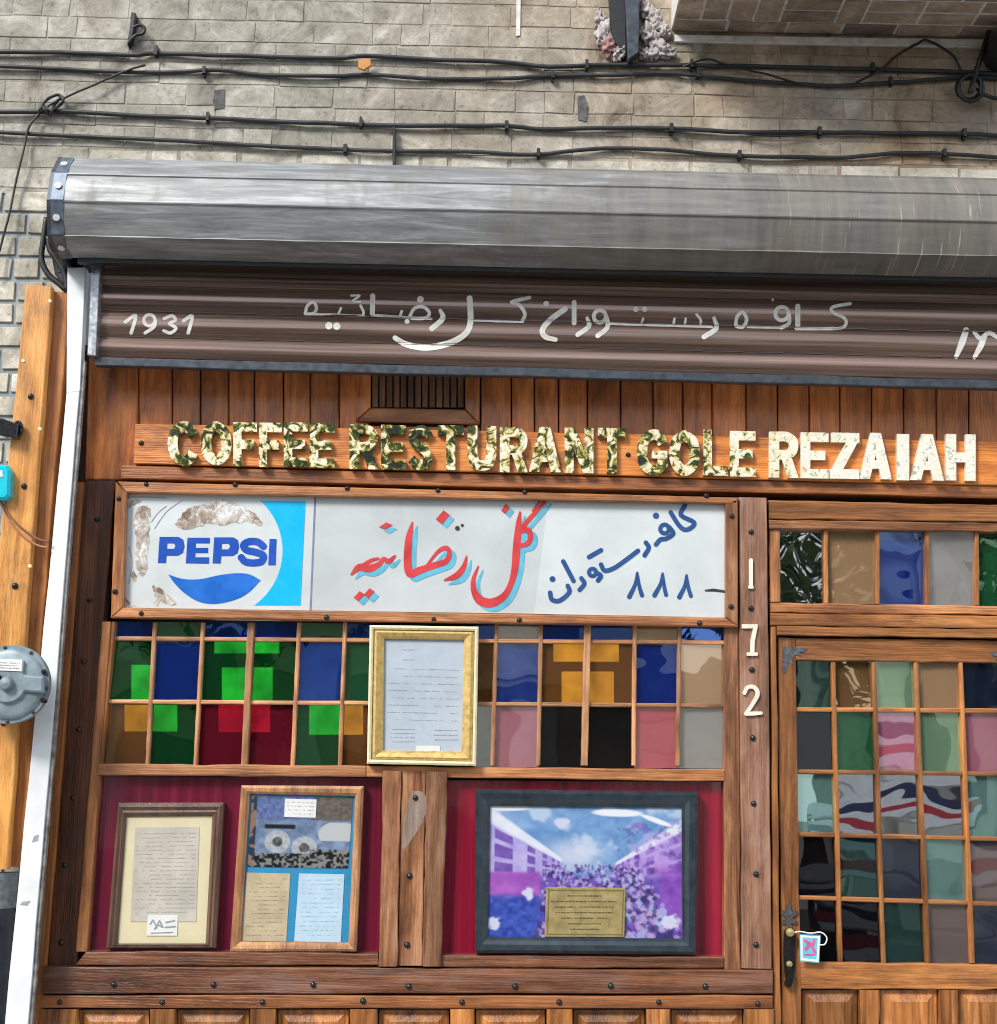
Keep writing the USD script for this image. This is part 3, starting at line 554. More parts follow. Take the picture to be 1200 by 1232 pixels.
# curtain: slats hang a little askew
YS = -0.115
LX, RX = 116, 1240
edges_l = [292, 318, 342.5, 373, 404, 429]; slope = 0.0238; edges_slope = [0.0195, 0.021, 0.0215, 0.026, 0.026, 0.0275]
SL = [0.0245, 0.0235, 0.0215, 0.0245, 0.0250, 0.0262]
def ey(k, x): return edges_l[k] + SL[k] * (x - LX) * 1.0
BULGE = 0.018
def slat_y(t):   # t 0..1 down the slat
    t = min(max(t, 0), 1); return YS - 0.0105 * math.sin(math.pi * t) + 0.004 - (0.004 if t > 0.95 else 0.0) + 0.003 * max(0, 1 - t / 0.05)
def surf(px, py):
    for k in range(5):
        a, b = ey(k, px), ey(k + 1, px)
        if a <= py < b: return slat_y((py - a) / (b - a))
    return YS
for k in range(5):
    ts = np.array([0, .02, .05, .1, .16, .22, .28, .34, .4, .47, .54, .62, .7, .78, .86, .93, .95, .955, .98, 1]); rs = []
    for px in np.linspace(LX, RX, 30):
        fr = [P(px, ey(k, px) + (ey(k + 1, px) - ey(k, px)) * t * 0.985, slat_y(t)) for t in ts]
        bk = [p + np.array([0, 0.004, 0]) for p in fr[::-1]]
        rs.append(np.array(fr + bk))
    m = rings(rs); m.fix_normals(multibody=False); obj('slat', m, SLAT, sh, smooth=40)
def qy(x): return ey(5, x)
obj('bottom_bar', wavy_board([(LX - 2, qy(LX)), (RX, qy(RX)), (RX, qy(RX) + 10.5), (LX - 2, qy(LX) + 10.5)], YS - 0.016, YS + 0.012, 0.003), STEEL_DARK, sh)
# painted words on the slats
def zA(pts): return [(350 + p[0] / 3.4286, 340 + p[1] / 3.4286, (p[2] if len(p) > 2 else 12) / 3.4286) for p in pts]
def zB(pts): return [(640 + p[0] / 3.0, 340 + p[1] / 3.0, (p[2] if len(p) > 2 else 12) / 3.0) for p in pts]
def z4(pts): return [(p[0] / 3.0, 300 + p[1] / 3.0, (p[2] if len(p) > 2 else 11) / 3.0) for p in pts]
def z6(pts): return [(800 + p[0] / 3.0, 300 + p[1] / 3.0, (p[2] if len(p) > 2 else 19) / 3.0) for p in pts]
def ringp(cx, cy, r, w): return [(cx + r * math.cos(a), cy + r * math.sin(a), w) for a in np.linspace(0, 2 * math.pi, 12)]
def S(conv, *ps): return unary_union([stroke(conv([tuple(q) for q in (curve(p, 4) if len(p) > 2 else p)])) for p in ps])
def w_(p, w): return [(a, b, w) for a, b in p]
glyphs = [
    S(zA, w_([(60, 128), (68, 97), (92, 80), (106, 102), (95, 126), (62, 130)], 13)),
    S(zA, w_([(90, 130), (300, 137)], 10), w_([(207, 106), (196, 130)], 10), w_([(288, 95), (300, 120), (298, 136)], 11), [(157, 178, 30)], [(190, 180, 30)], w_([(250, 54), (284, 54), (256, 76), (288, 80)], 9)),
    S(zA, w_([(338, 55), (337, 128)], 21), w_([(335, 134), (580, 150)], 10), w_([(458, 118), (450, 142)], 11), w_([(490, 142), (510, 107), (545, 100), (572, 124), (556, 146), (500, 148)], 14), [(535, 69, 28)], [(480, 160, 20)]),
    S(zA, [(617, 115, 14), (627, 148, 22), (582, 190, 22)]),
    S(zA, [(738, 65, 24), (741, 165, 24), (716, 215, 24), (650, 251, 26), (560, 268, 26), (480, 256, 24), (430, 228, 20)]),
    S(zA, w_([(745, 156), (958, 163)], 8), w_([(985, 62), (912, 80), (942, 92), (966, 128), (955, 160)], 15)),
    S(zB, [(52, 77, 21)], [(121, 95, 20), (66, 135, 20), (38, 172, 20), (50, 196, 19), (86, 206, 16)]),
    S(zB, w_([(153, 71), (153, 146)], 17)), S(zB, [(200, 128, 12), (206, 158, 17), (166, 188, 17)]),
    S(zB, ringp(246, 122, 22, 14), [(272, 128, 14), (272, 163, 17), (238, 192, 17)], w_([(275, 148), (650, 160)], 9), w_([(402, 130), (396, 148)], 9), [(376, 96, 20)], [(408, 96, 20)], w_([(515, 130), (512, 150)], 9), w_([(556, 130), (552, 153)], 9), w_([(595, 115), (610, 135), (608, 155)], 10)),
    S(zB, [(658, 128, 12), (666, 165, 18), (622, 196, 18)]),
    S(zB, w_([(736, 152), (742, 122), (762, 107), (776, 134), (762, 160), (740, 158)], 13)),
    S(zB, w_([(780, 160), (905, 163)], 9), ringp(903, 112, 24, 14), w_([(929, 115), (928, 148), (900, 163)], 14), [(870, 62, 10)]),
    S(zB, w_([(960, 86), (960, 152)], 19)),
    S(zB, w_([(955, 166), (1105, 165), (1134, 150), (1128, 128), (1086, 107), (1088, 88), (1150, 76)], 12)),
]
for g_ in glyphs: obj('painted_letter', drape(g_, surf), LETTER_PAINT, sh)
for g_ in (S(z4, w_([(453, 262), (490, 240), (474, 302)], 13)), S(z4, ringp(540, 256, 20, 12), w_([(562, 258), (556, 280), (524, 302)], 12)),
           S(z4, w_([(593, 250), (622, 240), (634, 256), (612, 268), (636, 284), (616, 302), (592, 294)], 12)), S(z4, w_([(663, 258), (694, 242), (680, 302)], 13)),
           S(z6, [(1088, 292, 22), (1072, 340, 24), (1052, 388, 14)]), S(z6, [(1118, 300, 14), (1140, 322, 16), (1170, 302, 16), (1204, 320, 14)], [(1152, 318, 22), (1140, 350, 22), (1118, 390, 14)])):
    obj('painted_numeral', drape(g_, surf), LETTER_PAINT, sh)
# guide rail
obj('guide_rail', board([(111, 306), (121, 307), (115, 428), (105, 427)], -0.15, -0.02, 0.002), STEEL, sh)
obj('guide_rail', wavy_board([(97, 434), (103, 434), (38, 1240), (33.6, 1240)], -0.118, -0.10, 0.002, amp=0.001), plain('chipped_dark_paint', (0.12, 0.12, 0.13), rough=0.5, metallic=0.3, noise=0.7, scale=25, col2=(0.42, 0.40, 0.38)), sh)
for x, y in ((83, 318), (93, 316)):
    c = P(x + 17, y - 3, -0.15); obj('screw', lathe_y(c[0], c[2], [(0.003, -0.158), (0.006, -0.155), (0.006, -0.13)], 8), STEEL, sh)
# loop of cable under the housing's end
lp = [P(x, y, -0.10) for x, y in curve([(56, 262), (52, 290), (50, 312), (58, 330), (72, 342), (80, 348), (78, 330), (68, 312), (60, 300), (58, 285)], 5)]
tag(obj('motor_cable', tube(lp, 0.010, 8), CABLE_BLACK, smooth=True), 'thick black cable looping below the left end of the shutter housing', 'cable')
obj('motor_plate', board([(58, 288), (80, 303), (112, 306), (112, 318), (84, 322), (80, 345), (66, 330)], -0.07, -0.005, 0.003), CABLE_BLACK, sh)

# ------------------------------------------------------------------ white strip and timber post on the left
ws = wavy_board([(81, 322), (103, 322), (96, 470), (80, 472)], -0.125, -0.085, 0.002, amp=0)
ws2 = wavy_board([(80.0, 472.5), (95.5, 470.5), (33, 1240), (5, 1240)], -0.125, -0.085, 0.002, amp=0.0008)
wst = thing('white_strip', 'long white painted strip leaning between the yellow timber post and the shop front', 'trim strip')
obj('upper_length', ws, WHITE_STRIP, wst); obj('lower_length', ws2, WHITE_STRIP, wst)
for q in ([(41, 1006), (47, 1004), (46, 1012), (38, 1014)], [(27, 1085), (37, 1084), (33, 1090), (24, 1089)]):
    obj('scuff_mark', ext(Polygon(q), -0.1254, -0.1245), GREY_INK, wst)
tp = thing('timber_post', 'glossy orange-yellow timber post on the brick at the left edge', 'post')
front = obj('front_face', wavy_board([(31, 343), (62, 344), (8.5, 1046), (-40, 1046)], -0.135, -0.10, 0.004, amp=0.0012), W_POST, tp)
obj('side_board', wavy_board([(62.5, 350), (84, 352), (27, 1043), (8, 1043)], -0.098, -0.003, 0.004, amp=0.0012), W_POST_SIDE, tp)
studs(front, [(37, 477), (29, 585), (18, 705), (4, 870)], -0.135, 0.0105)
for x, y in ((60, 362), (28, 434), (48, 516), (36, 681)):
    c = P(x, y, -0.135); obj('pale_plug', lathe_y(c[0], c[2], [(0.002, -0.1375), (0.006, -0.137), (0.0065, -0.13)], 8), MAT_CREAM, front)
dp = thing('dark_pipe', 'dark blue-black pipe with grey collar under the timber post', 'pipe')
dx = [P(2, y, -0.10) for y in (1058, 1140, 1250)]
obj('tube', tube([P(6, 1052, -0.09), P(2, 1140, -0.09), P(-4, 1250, -0.09)], 0.045, 16), plain('blue_black_paint', (0.012, 0.018, 0.028), rough=0.4, noise=0.4), dp, smooth=50)
obj('collar', tube([P(6, 1050, -0.09), P(4.5, 1092, -0.09)], [0.048, 0.046], 16), plain('grey_collar', (0.12, 0.14, 0.15), rough=0.6, noise=0.5, scale=60), dp, smooth=50)
# brown wire pair, black arm, cyan fitting, gas regulator
for k, (a, b) in enumerate((((6, 612), (45, 648)), ((7, 620), (43, 655)))):
    pts = curve([(a[0] - 8, a[1] - 20), a, ((a[0] + b[0]) / 2 - 2, (a[1] + b[1]) / 2 + 3), b, (b[0] + 14, b[1] + 4)], 6)
    tag(obj('brown_wire', tube([P(x, y, -0.140) for x, y in pts], 0.0032, 6), plain(f'brown_wire_sheath_{k}', (0.24 + .2 * k, 0.11 + .1 * k, 0.06 + .07 * k), rough=0.4), smooth=True),
        ('upper darker' if k == 0 else 'lower paler') + ' brown wire crossing the timber post below its second stud', 'wire', 'brown wires across the timber post')
ar = thing('wall_bracket', 'short black metal arm hooked onto the timber post at the left edge', 'bracket')
obj('arm', board([(-30, 500), (2, 503), (22, 510), (20, 527), (2, 524), (-30, 512)], -0.175, -0.145, 0.004), IRON, ar)
obj('hook_ring', tube([P(x, y, -0.16) for x, y in ringp2] if False else [P(21 + 5 * math.cos(a), 516 + 8 * math.sin(a), -0.155) for a in np.linspace(0, 2 * math.pi, 14)], 0.007, 8), IRON, ar, smooth=True)
cy_ = thing('cyan_fitting', 'bright cyan plastic fitting peeking in at the left edge beside the post', 'fitting')
obj('housing', board([(-40, 558), (8, 559), (12, 565), (11, 596), (6, 601), (-40, 600)], -0.17, -0.12, 0.008), CYAN_PLASTIC, cy_)
obj('clip', board([(-40, 566), (3, 566), (4, 574), (-40, 575)], -0.173, -0.168, 0.002), plain('white_plastic', (0.7, 0.8, 0.82), rough=0.3), cy_)
rg = thing('gas_regulator', 'round grey gas regulator with white sticker in front of the timber post', 'gas regulator')
c = P(10, 823, -0.25); R = 47 * PX * (4.60 / 4.85)
obj('diaphragm_case', lathe_y(c[0], c[2], [(0.02, -0.262), (R * 0.45, -0.262), (R * 0.5, -0.252), (R * 0.78, -0.25), (R * 0.86, -0.243), (R * 0.9, -0.236), (R * 0.985, -0.236), (R, -0.228), (R, -0.215), (R * 0.96, -0.206), (R * 0.7, -0.195), (R * 0.3, -0.18)], 40), REG_GREY, rg, smooth=35)
obj('hub', lathe_y(c[0], c[2], [(0.004, -0.285), (0.016, -0.283), (0.020, -0.276), (0.022, -0.262)], 16), REG_GREY, rg, smooth=35)
obj('vent_lug', board([(27, 812), (52, 814), (52, 834), (27, 832)], -0.266, -0.235, 0.006), REG_GREY, rg)
for x, y in ((53, 808), (52, 843)): obj('rim_bolt', lathe_y(P(x, y, -0.24)[0], P(x, y, -0.24)[2], [(0.004, -0.246), (0.008, -0.244), (0.008, -0.22)], 6), IRON, rg)
obj('sticker', board([(-20, 792), (27, 794), (26, 808), (-20, 806)], -0.2655, -0.2505, 0.001), PAPER_WHITE, rg)
for a_ in np.linspace(0.3, 6.2, 9):
    bq = (c[0] + R * 0.94 * math.cos(a_), c[2] + R * 0.94 * math.sin(a_)); obj('case_screw', lathe_y(bq[0], bq[1], [(0.003, -0.2425), (0.0055, -0.241), (0.006, -0.230)], 6), STEEL_DARK, rg)
textlines([(-18, 795), (25, 796.5), (24, 806), (-18, 804)], -0.2664, 3, GREY_INK, rg, 61, 0.9, 1.6, name='printed_text')
obj('inlet_pipe', tube([c + np.array([-0.02, 0.05, 0]), c + np.array([-0.02, 0.25, 0.0])], 0.018, 12), STEEL_DARK, rg, smooth=40)
obj('black_plug', lathe_y(P(-2, 816, -0.262)[0], P(-2, 816, -0.262)[2], [(0.004, -0.272), (0.012, -0.27), (0.012, -0.26)], 12), IRON, rg, smooth=35)

# ------------------------------------------------------------------ cables along the wall
def cable(name, pts, r, mat, label, clips=(), y=-0.014, group='cables along the brick wall', wob=0.35):
    pts = [(x, yy + random.uniform(-wob, wob)) for x, yy in curve(pts, 4)]
    t = thing(name, label, 'cable', group)
    ys = [y - 0.0035 * math.sin(i * 0.9) for i in range(len(pts))]
    obj('sheath', tube([P(a, b, yy) for (a, b), yy in zip(pts, ys)], r, 8), mat, t, smooth=True)
    for cx, cyy in clips:
        c = P(cx, cyy, y)
        jx, jz = random.uniform(-0.002, 0.003), random.uniform(-0.004, 0.006)
        k = obj('clip', join(bx(c[0] - 0.006 + jx, c[0] + 0.006, y - r - 0.007, 0.001, c[2] - r * 1.6, c[2] + r * 1.9), bx(c[0] - 0.004, c[0] + 0.004, y - 0.006, 0.001, c[2] - r * 2.2 + jz, c[2] + r * 2.6 + jz)), CABLE_BLACK, t)
    return t
cable('wall_cable', [(-40, 62), (70, 63), (155, 66), (190, 64), (260, 66), (400, 70), (440, 67), (530, 72), (600, 74), (660, 80), (720, 78), (800, 78), (920, 80), (1040, 83), (1150, 86), (1240, 91)], 0.0082, CABLE, 'topmost black cable along the brick wall', [(188, 63), (706, 79), (832, 78), (1050, 83)])
cable('wall_cable', [(-40, 78), (60, 82), (130, 86), (200, 87), (260, 84), (320, 90), (400, 91), (450, 90), (530, 95), (610, 94), (660, 91), (740, 90), (800, 88), (850, 92), (900, 97), (960, 101), (1010, 103), (1075, 99), (1130, 95), (1180, 93), (1240, 94)], 0.0075, CABLE, 'sagging black cable just below the topmost cable', [(246, 86), (665, 91), (840, 90), (1072, 99)], y=-0.012)
cable('wall_cable', [(-40, 135), (60, 134), (90, 134), (170, 139), (250, 142), (330, 146), (400, 148), (470, 151), (560, 151), (610, 151), (650, 155), (720, 154), (800, 154), (900, 159), (990, 159), (1075, 160), (1160, 161), (1240, 165)], 0.0082, CABLE, 'third black cable down, held by six evenly spaced clips', [(250, 142), (434, 149), (610, 152), (808, 155), (986, 159), (1160, 161)])
cable('wall_cable', [(-40, 157), (80, 163), (170, 167), (260, 172), (330, 176), (400, 179), (480, 182), (560, 182), (640, 186), (690, 181), (740, 178), (800, 180), (880, 187), (960, 189), (1020, 189), (1080, 184), (1140, 185), (1240, 192)], 0.0075, CABLE, 'lowest black cable, just above the shutter housing', [(416, 180), (648, 185), (890, 187), (1136, 185)])
cable('loose_wire', [(822, 80), (850, 71), (870, 76), (900, 84), (930, 91), (962, 101)], 0.004, CABLE_BLACK, 'thin loose wire dipping between the two top cables right of the steel strut', y=-0.024, group='loose wires on the brick wall')
cable('loose_wire', [(1030, 99), (1060, 84), (1080, 66), (1105, 52), (1114, 48), (1130, 55), (1148, 68), (1156, 84)], 0.0048, CABLE_BLACK, 'thin wire rising in an arch above the top cable at the right', y=-0.024, group='loose wires on the brick wall')
cable('loose_wire', [(175, 78), (155, 84), (115, 101), (76, 118), (60, 126), (44, 140), (34, 155), (28, 182), (20, 215), (11, 258), (3, 288), (-8, 330)], 0.0042, CABLE, 'thin wire running down the left edge from a knot on the third cable', y=-0.026, group='loose wires on the brick wall')
cable('loose_wire', [(800, 157), (860, 158), (920, 163), (960, 163), (985, 159)], 0.003, CABLE_BLACK, 'thin wire bowed under the third cable', y=-0.022, group='loose wires on the brick wall')
kn = tag(obj('wire_knot', tube([P(x, y, -0.03 - 0.008 * math.sin(i)) for i, (x, y) in enumerate(curve([(46, 135), (56, 120), (70, 114), (76, 122), (62, 132), (52, 128), (60, 138), (64, 128), (72, 118)], 5))], 0.0055, 8), CABLE, smooth=True), 'dark tangled wire knot at the left end of the third cable', 'wire knot')
coil = [(1176, 108)] + [(1166 + 15 * math.cos(a) + 1.2 * k, 106 + (14 + k) * math.sin(a)) for k in range(3) for a in np.linspace(0, 6.28, 12, endpoint=False)] + [(1180, 112), (1196, 118), (1230, 120)]
tag(obj('cable_coil', tube([P(x, y, -0.03 - 0.0005 * i) for i, (x, y) in enumerate(coil)], 0.0075, 8), CABLE_BLACK, smooth=True), 'coiled black cable bundle hanging at the right end of the top cables', 'cable')
cable('loose_wire', [(1168, 112), (1172, 95), (1180, 70), (1188, 45), (1196, 20), (1206, -10)], 0.009, CABLE_BLACK, 'thick black cable rising from the coil at the top right corner', y=-0.05, group='loose wires on the brick wall')
lamp = thing('black_lamp', 'black round fitting cut by the right edge beside the cable coil', 'fitting')
c = P(1212, 55, -0.10); obj('body', lathe_y(c[0], c[2], [(0.02, -0.16), (0.05, -0.155), (0.058, -0.13), (0.06, -0.02)], 20), CABLE_BLACK, lamp, smooth=40)
obj('arm', tube([c + np.array([0, 0.09, 0]), c + np.array([0.02, 0.105, 0.05])], 0.012, 8), CABLE_BLACK, lamp)
hk = thing('wall_hook', 'small black rusty hook on the bricks at the upper left', 'hook')
obj('bar', board([(158, 14), (163, 15), (161, 33), (158, 48), (153, 53), (154, 45), (156, 34)], -0.035, 0.002, 0.002), CABLE_BLACK, hk)
obj('loop', tube([P(x, y, -0.03) for x, y in curve([(158, 34), (168, 30), (174, 34), (172, 40), (164, 42), (158, 47)], 4)], 0.006, 8), CABLE_BLACK, hk, smooth=True)
tag(obj('orange_tag', board([(431, 72), (446, 70), (447, 78), (438, 84), (431, 81)], -0.035, -0.025, 0.002), plain('orange_plastic', (0.55, 0.25, 0.05), rough=0.5)), 'small orange scrap stuck on the second cable', 'scrap')
tag(obj('wall_rod', board([(472.5, 152), (476, 152), (476, 201), (472.5, 201)], -0.03, 0.001, 0.001), CABLE_BLACK), 'thin black upright rod between the third cable and shutter housing', 'rod')

# ================================================================== WOODEN SHOP FRONT
front_ = thing('wooden_shopfront', 'brown varnished wooden shop front with iron studs around windows, sign and door', 'shop front')
# fascia planks
def top_y(x): return 425 + 0.031 * (x - 110)
xs = [106, 166, 207, 241, 275, 306, 341, 373, 408, 444]
xs2 = [578, 615.5, 643, 672, 707, 747, 786, 822, 857, 898, 936, 974, 1011, 1049, 1088, 1127, 1166, 1203, 1240]
for a, b in list(zip(xs, xs[1:])) + list(zip(xs2, xs2[1:])):
    lo = 577 if a == 106 else 520 + 0.018 * (a - 166) + 20
    obj('fascia_plank', board([(a + 0.9, top_y(a)), (b - 0.9, top_y(b)), (b - (7.5 if a == 106 else 0.9) * 0.12, lo), (a + 0.9 - (5 if a == 106 else 0), lo)], 0.045 - random.uniform(0, 0.004) - (0.012 if a == 106 else 0), 0.075, 0.0035), W_FASCIA, front_)
obj('fascia_plank', board([(444.9, 512), (577, 514), (577, 545), (444.9, 545)], 0.044, 0.075, 0.003), W_FASCIA, front_)
obj('fascia_backing', board([(100, 415), (1250, 450), (1250, 600), (95, 590)], 0.076, 0.09, 0), W_LOUVRE, front_)
# vent
vt = thing('louvred_vent', 'small dark slatted vent with splayed wooden surround under the shutter', 'vent')
obj('surround', board([(428, 440), (446, 440), (446, 490), (428, 506)], 0.028, 0.043, 0.003), W_FASCIA, vt)
obj('surround', board([(560, 442), (577, 442), (577, 510), (560, 492)], 0.028, 0.043, 0.003), W_FASCIA, vt)
obj('surround', board([(447, 490.5), (559, 492.5), (577, 510.5), (428.5, 507)], 0.028, 0.043, 0.003), W_FRAME_X, vt)
for i in range(13):
    x = 448 + i * 8.6; obj('slat', board([(x, 440), (x + 7.0, 440), (x + 6.8, 490), (x, 490)], 0.036 + 0.002 * (i % 2), 0.05, 0.0015), W_VENT, vt)
# left column and its inner board
def lx(y): return 103 - (y - 434) * 0.0815
col = obj('column', wavy_board([(lx(578) + 10, 578), (139, 578), (90, 1188), (lx(1188) + 14, 1188)], 0.012, 0.07, 0.004, amp=0.0015), W_COLUMN, front_)
obj('column_edge', wavy_board([(lx(578) + 1.5, 580), (lx(578) + 9, 580), (lx(1240) + 12, 1240), (lx(1240) + 1, 1240)], -0.008, 0.06, 0.003, amp=0.0012), W_RAIL_WARM if False else W_POST_SIDE, front_)
studs(col, [(117, 625), (108, 722), (101, 796), (95, 878), (88, 960), (78, 1041), (74, 1134)], 0.012)
# beam over the sign
obj('lintel', wavy_board([(146, 559.5), (1240, 585), (1240, 600), (146, 576)], -0.004, 0.07, 0.004, amp=0.0008), W_RAIL_WARM, front_)
# window frame pieces
st = obj('stile', wavy_board([(134.5, 748), (139, 748), (122, 919), (121, 919)], -0.002, 0.06, 0.0015, amp=0), W_FRAME_Z, front_)
obj('stile', wavy_board([(122.5, 748), (134, 748), (105, 1145), (91, 1145)], 0.002, 0.065, 0.004, amp=0.001), W_FRAME_Z, front_)
obj('middle_rail', wavy_board([(119, 919), (440, 921.5), (440, 935), (117, 933)], -0.006, 0.06, 0.004), W_FRAME_X, front_)
obj('middle_rail', wavy_board([(441, 921.5), (872, 925.5), (872, 940), (441, 935)], -0.006, 0.06, 0.004), W_FRAME_X, front_)
obj('stile', wavy_board([(872, 753), (889, 754), (892, 1166), (871, 1166)], -0.004, 0.06, 0.004, amp=0.001), W_POST_WORN, front_)
# centre post in three boards
obj('centre_board', wavy_board([(461, 927), (483, 928), (478, 1163), (455.5, 1163)], -0.020, 0.05, 0.004), W_POST_WORN, front_)
cb = obj('centre_board', wavy_board([(483.5, 928), (512.5, 928), (508, 1162), (478.5, 1162)], -0.012, 0.05, 0.003), W_POST_WORN, front_)
obj('centre_board', wavy_board([(513, 928), (539, 929), (531, 1163), (508.5, 1163)], -0.020, 0.05, 0.004), W_POST_WORN, front_)
studs(cb, [(500, 960), (493, 1054), (490, 1137)], -0.012)
obj('bare_patch', ext(Polygon(curve([(496, 952), (508, 953), (514, 966), (508, 990), (497, 1008), (488, 1020), (484, 1018), (487, 985), (492, 962)], 4)), -0.0124, -0.0115), W_BARE, cb)
# lower rails
obj('sill_rail', wavy_board([(104, 1145), (455, 1147), (455, 1162), (90, 1162)], -0.008, 0.06, 0.005), W_RAIL, front_)
obj('sill_rail', wavy_board([(532, 1149), (871, 1151), (871, 1166), (531, 1164)], -0.008, 0.06, 0.005), W_RAIL, front_)
r2 = obj('studded_rail', wavy_board([(52, 1163), (930, 1167), (930, 1196), (50, 1196)], -0.016, 0.06, 0.004), W_RAIL, front_)
studs(r2, [(137, 1184.5), (257, 1185), (377, 1185), (492, 1187), (620, 1187), (735, 1186.5), (849, 1187)], -0.016)
r3 = obj('panel_rail', wavy_board([(50, 1197.5), (930, 1198), (930, 1214), (48, 1213)], -0.012, 0.06, 0.004), W_RAIL_WARM, front_)
studs(r3, [(72, 1206), (195, 1206), (316, 1206), (437, 1204.5), (556, 1206), (673, 1206), (793, 1206), (912, 1208)], -0.012)
pans = [(94, 179), (212, 300), (333, 420), (455, 541), (572, 657), (690, 777), (808, 895)]
stl = [(46, 93)] + [(a[1] + 1, b[0] - 1) for a, b in zip(pans, pans[1:])] + [(896, 932)]
for a, b in stl: obj('panel_stile', wavy_board([(a, 1214.5), (b, 1214.5), (b, 1330), (a, 1330)], -0.012, 0.06, 0.004, amp=0.0006), W_DOOR_Z, front_)
def raised(x0, y0, x1, y1, yf, yb, mat, parent, name='raised_panel'):
    q = orient([P(x, y, yf) for x, y in rect(x0, y0, x1, y1)]); o = q.copy(); o[:, 1] = yb
    o2 = inset(q, 0.010); o2[:, 1] = yb; i1 = inset(q, 0.034); m0 = o.copy(); m0[:, 1] = yb + 0.02
    i1[:, 1] = yf
    return obj(name, rings([i1, o2, o, m0]), mat, parent)
for a, b in pans: raised(a + 1, 1216, b - 1, 1330, 0.002, 0.016, W_DOOR_Z, front_)
obj('panel_back', board([(44, 1214), (932, 1214), (932, 1335), (44, 1335)], 0.037, 0.06, 0), W_LOUVRE, front_)
# mullion with the house number
ml = obj('mullion', wavy_board([(889.5, 598), (923, 599), (929, 1166), (893, 1165)], -0.016, 0.06, 0.004, amp=0.001), W_MULLION, front_)
studs(ml, [(904, 640), (904, 732), (905, 806), (906, 888), (907, 967), (910, 1052), (910, 1137)], -0.016)
for ch, (x0, y0, x1, y1), lab in (('1', (900.5, 672, 907.5, 708), 'cream house numeral 1, topmost on the studded mullion left of the door'), ('7', (893, 751, 915, 789), 'cream house numeral 7, middle one on the mullion left of the door'), ('2', (894, 824, 918, 863), 'cream house numeral 2, lowest on the mullion left of the door')):
    if ch == '1': poly = unary_union([stroke([(x0 + 3.5, y0 + 2), (x0 + 3.5, y1 - 2)], 4.6), sbox(x0 + 0.5, y1 - 3, x1 - .5, y1)])
    elif ch == '7': poly = unary_union([sbox(x0, y0, x1 - 3, y0 + 5), stroke([(x1 - 5.5, y0 + 2.5), (x1 - 9, y0 + 20), (x1 - 9.5, y1 - 2)], 5), sbox(x0 + 6, y1 - 4, x1 - 3, y1)])
    else: poly = stroke([tuple(p) for p in curve([(x0 + 2, y0 + 10, 4.2), (x0 + 6, y0 + 3, 4.5), (x0 + 14, y0 + 3, 5), (x0 + 18, y0 + 11, 5), (x0 + 12, y0 + 23, 4.5), (x0 + 4, y1 - 4, 4.5)], 5)] + [(x0 + 12, y1 - 4.5, 5), (x1 - 2, y1 - 5, 4)])
    tag(obj('house_numeral', ext(poly, -0.024, -0.0165), plain(f'cream_numeral_{ch}', (0.76, 0.72, 0.6), rough=0.4, noise=0.15)), lab, 'house number', 'house numerals')

# ------------------------------------------------------------------ letter board
lb = thing('letter_board', 'long orange wooden board with raised capital letters painted with green and white reflections', 'sign')
plank = obj('plank', wavy_board([(163, 509.5), (1240, 532.5), (1240, 585), (161, 557.5)], -0.012, 0.02, 0.004, amp=0.0006), W_ORANGE, lb)
studs(plank, [(170, 533), (756, 547)], -0.012, 0.009)
LET = [('C', 202, 237), ('O', 242, 278), ('F', 281, 309), ('F', 312, 339), ('E', 342, 370), ('E', 373, 402), ('R', 421, 455), ('E', 459, 488), ('S', 492, 520), ('T', 527, 558), ('U', 563, 597), ('R', 602, 635), ('A', 637, 675), ('N', 680, 714), ('T', 720, 753), ('G', 767, 803), ('O', 806, 842), ('L', 847, 876), ('E', 879, 909), ('R', 926, 961), ('E', 964, 997), ('Z', 999, 1034), ('A', 1035, 1073), ('I', 1080, 1094), ('A', 1096, 1136), ('H', 1139, 1174)]
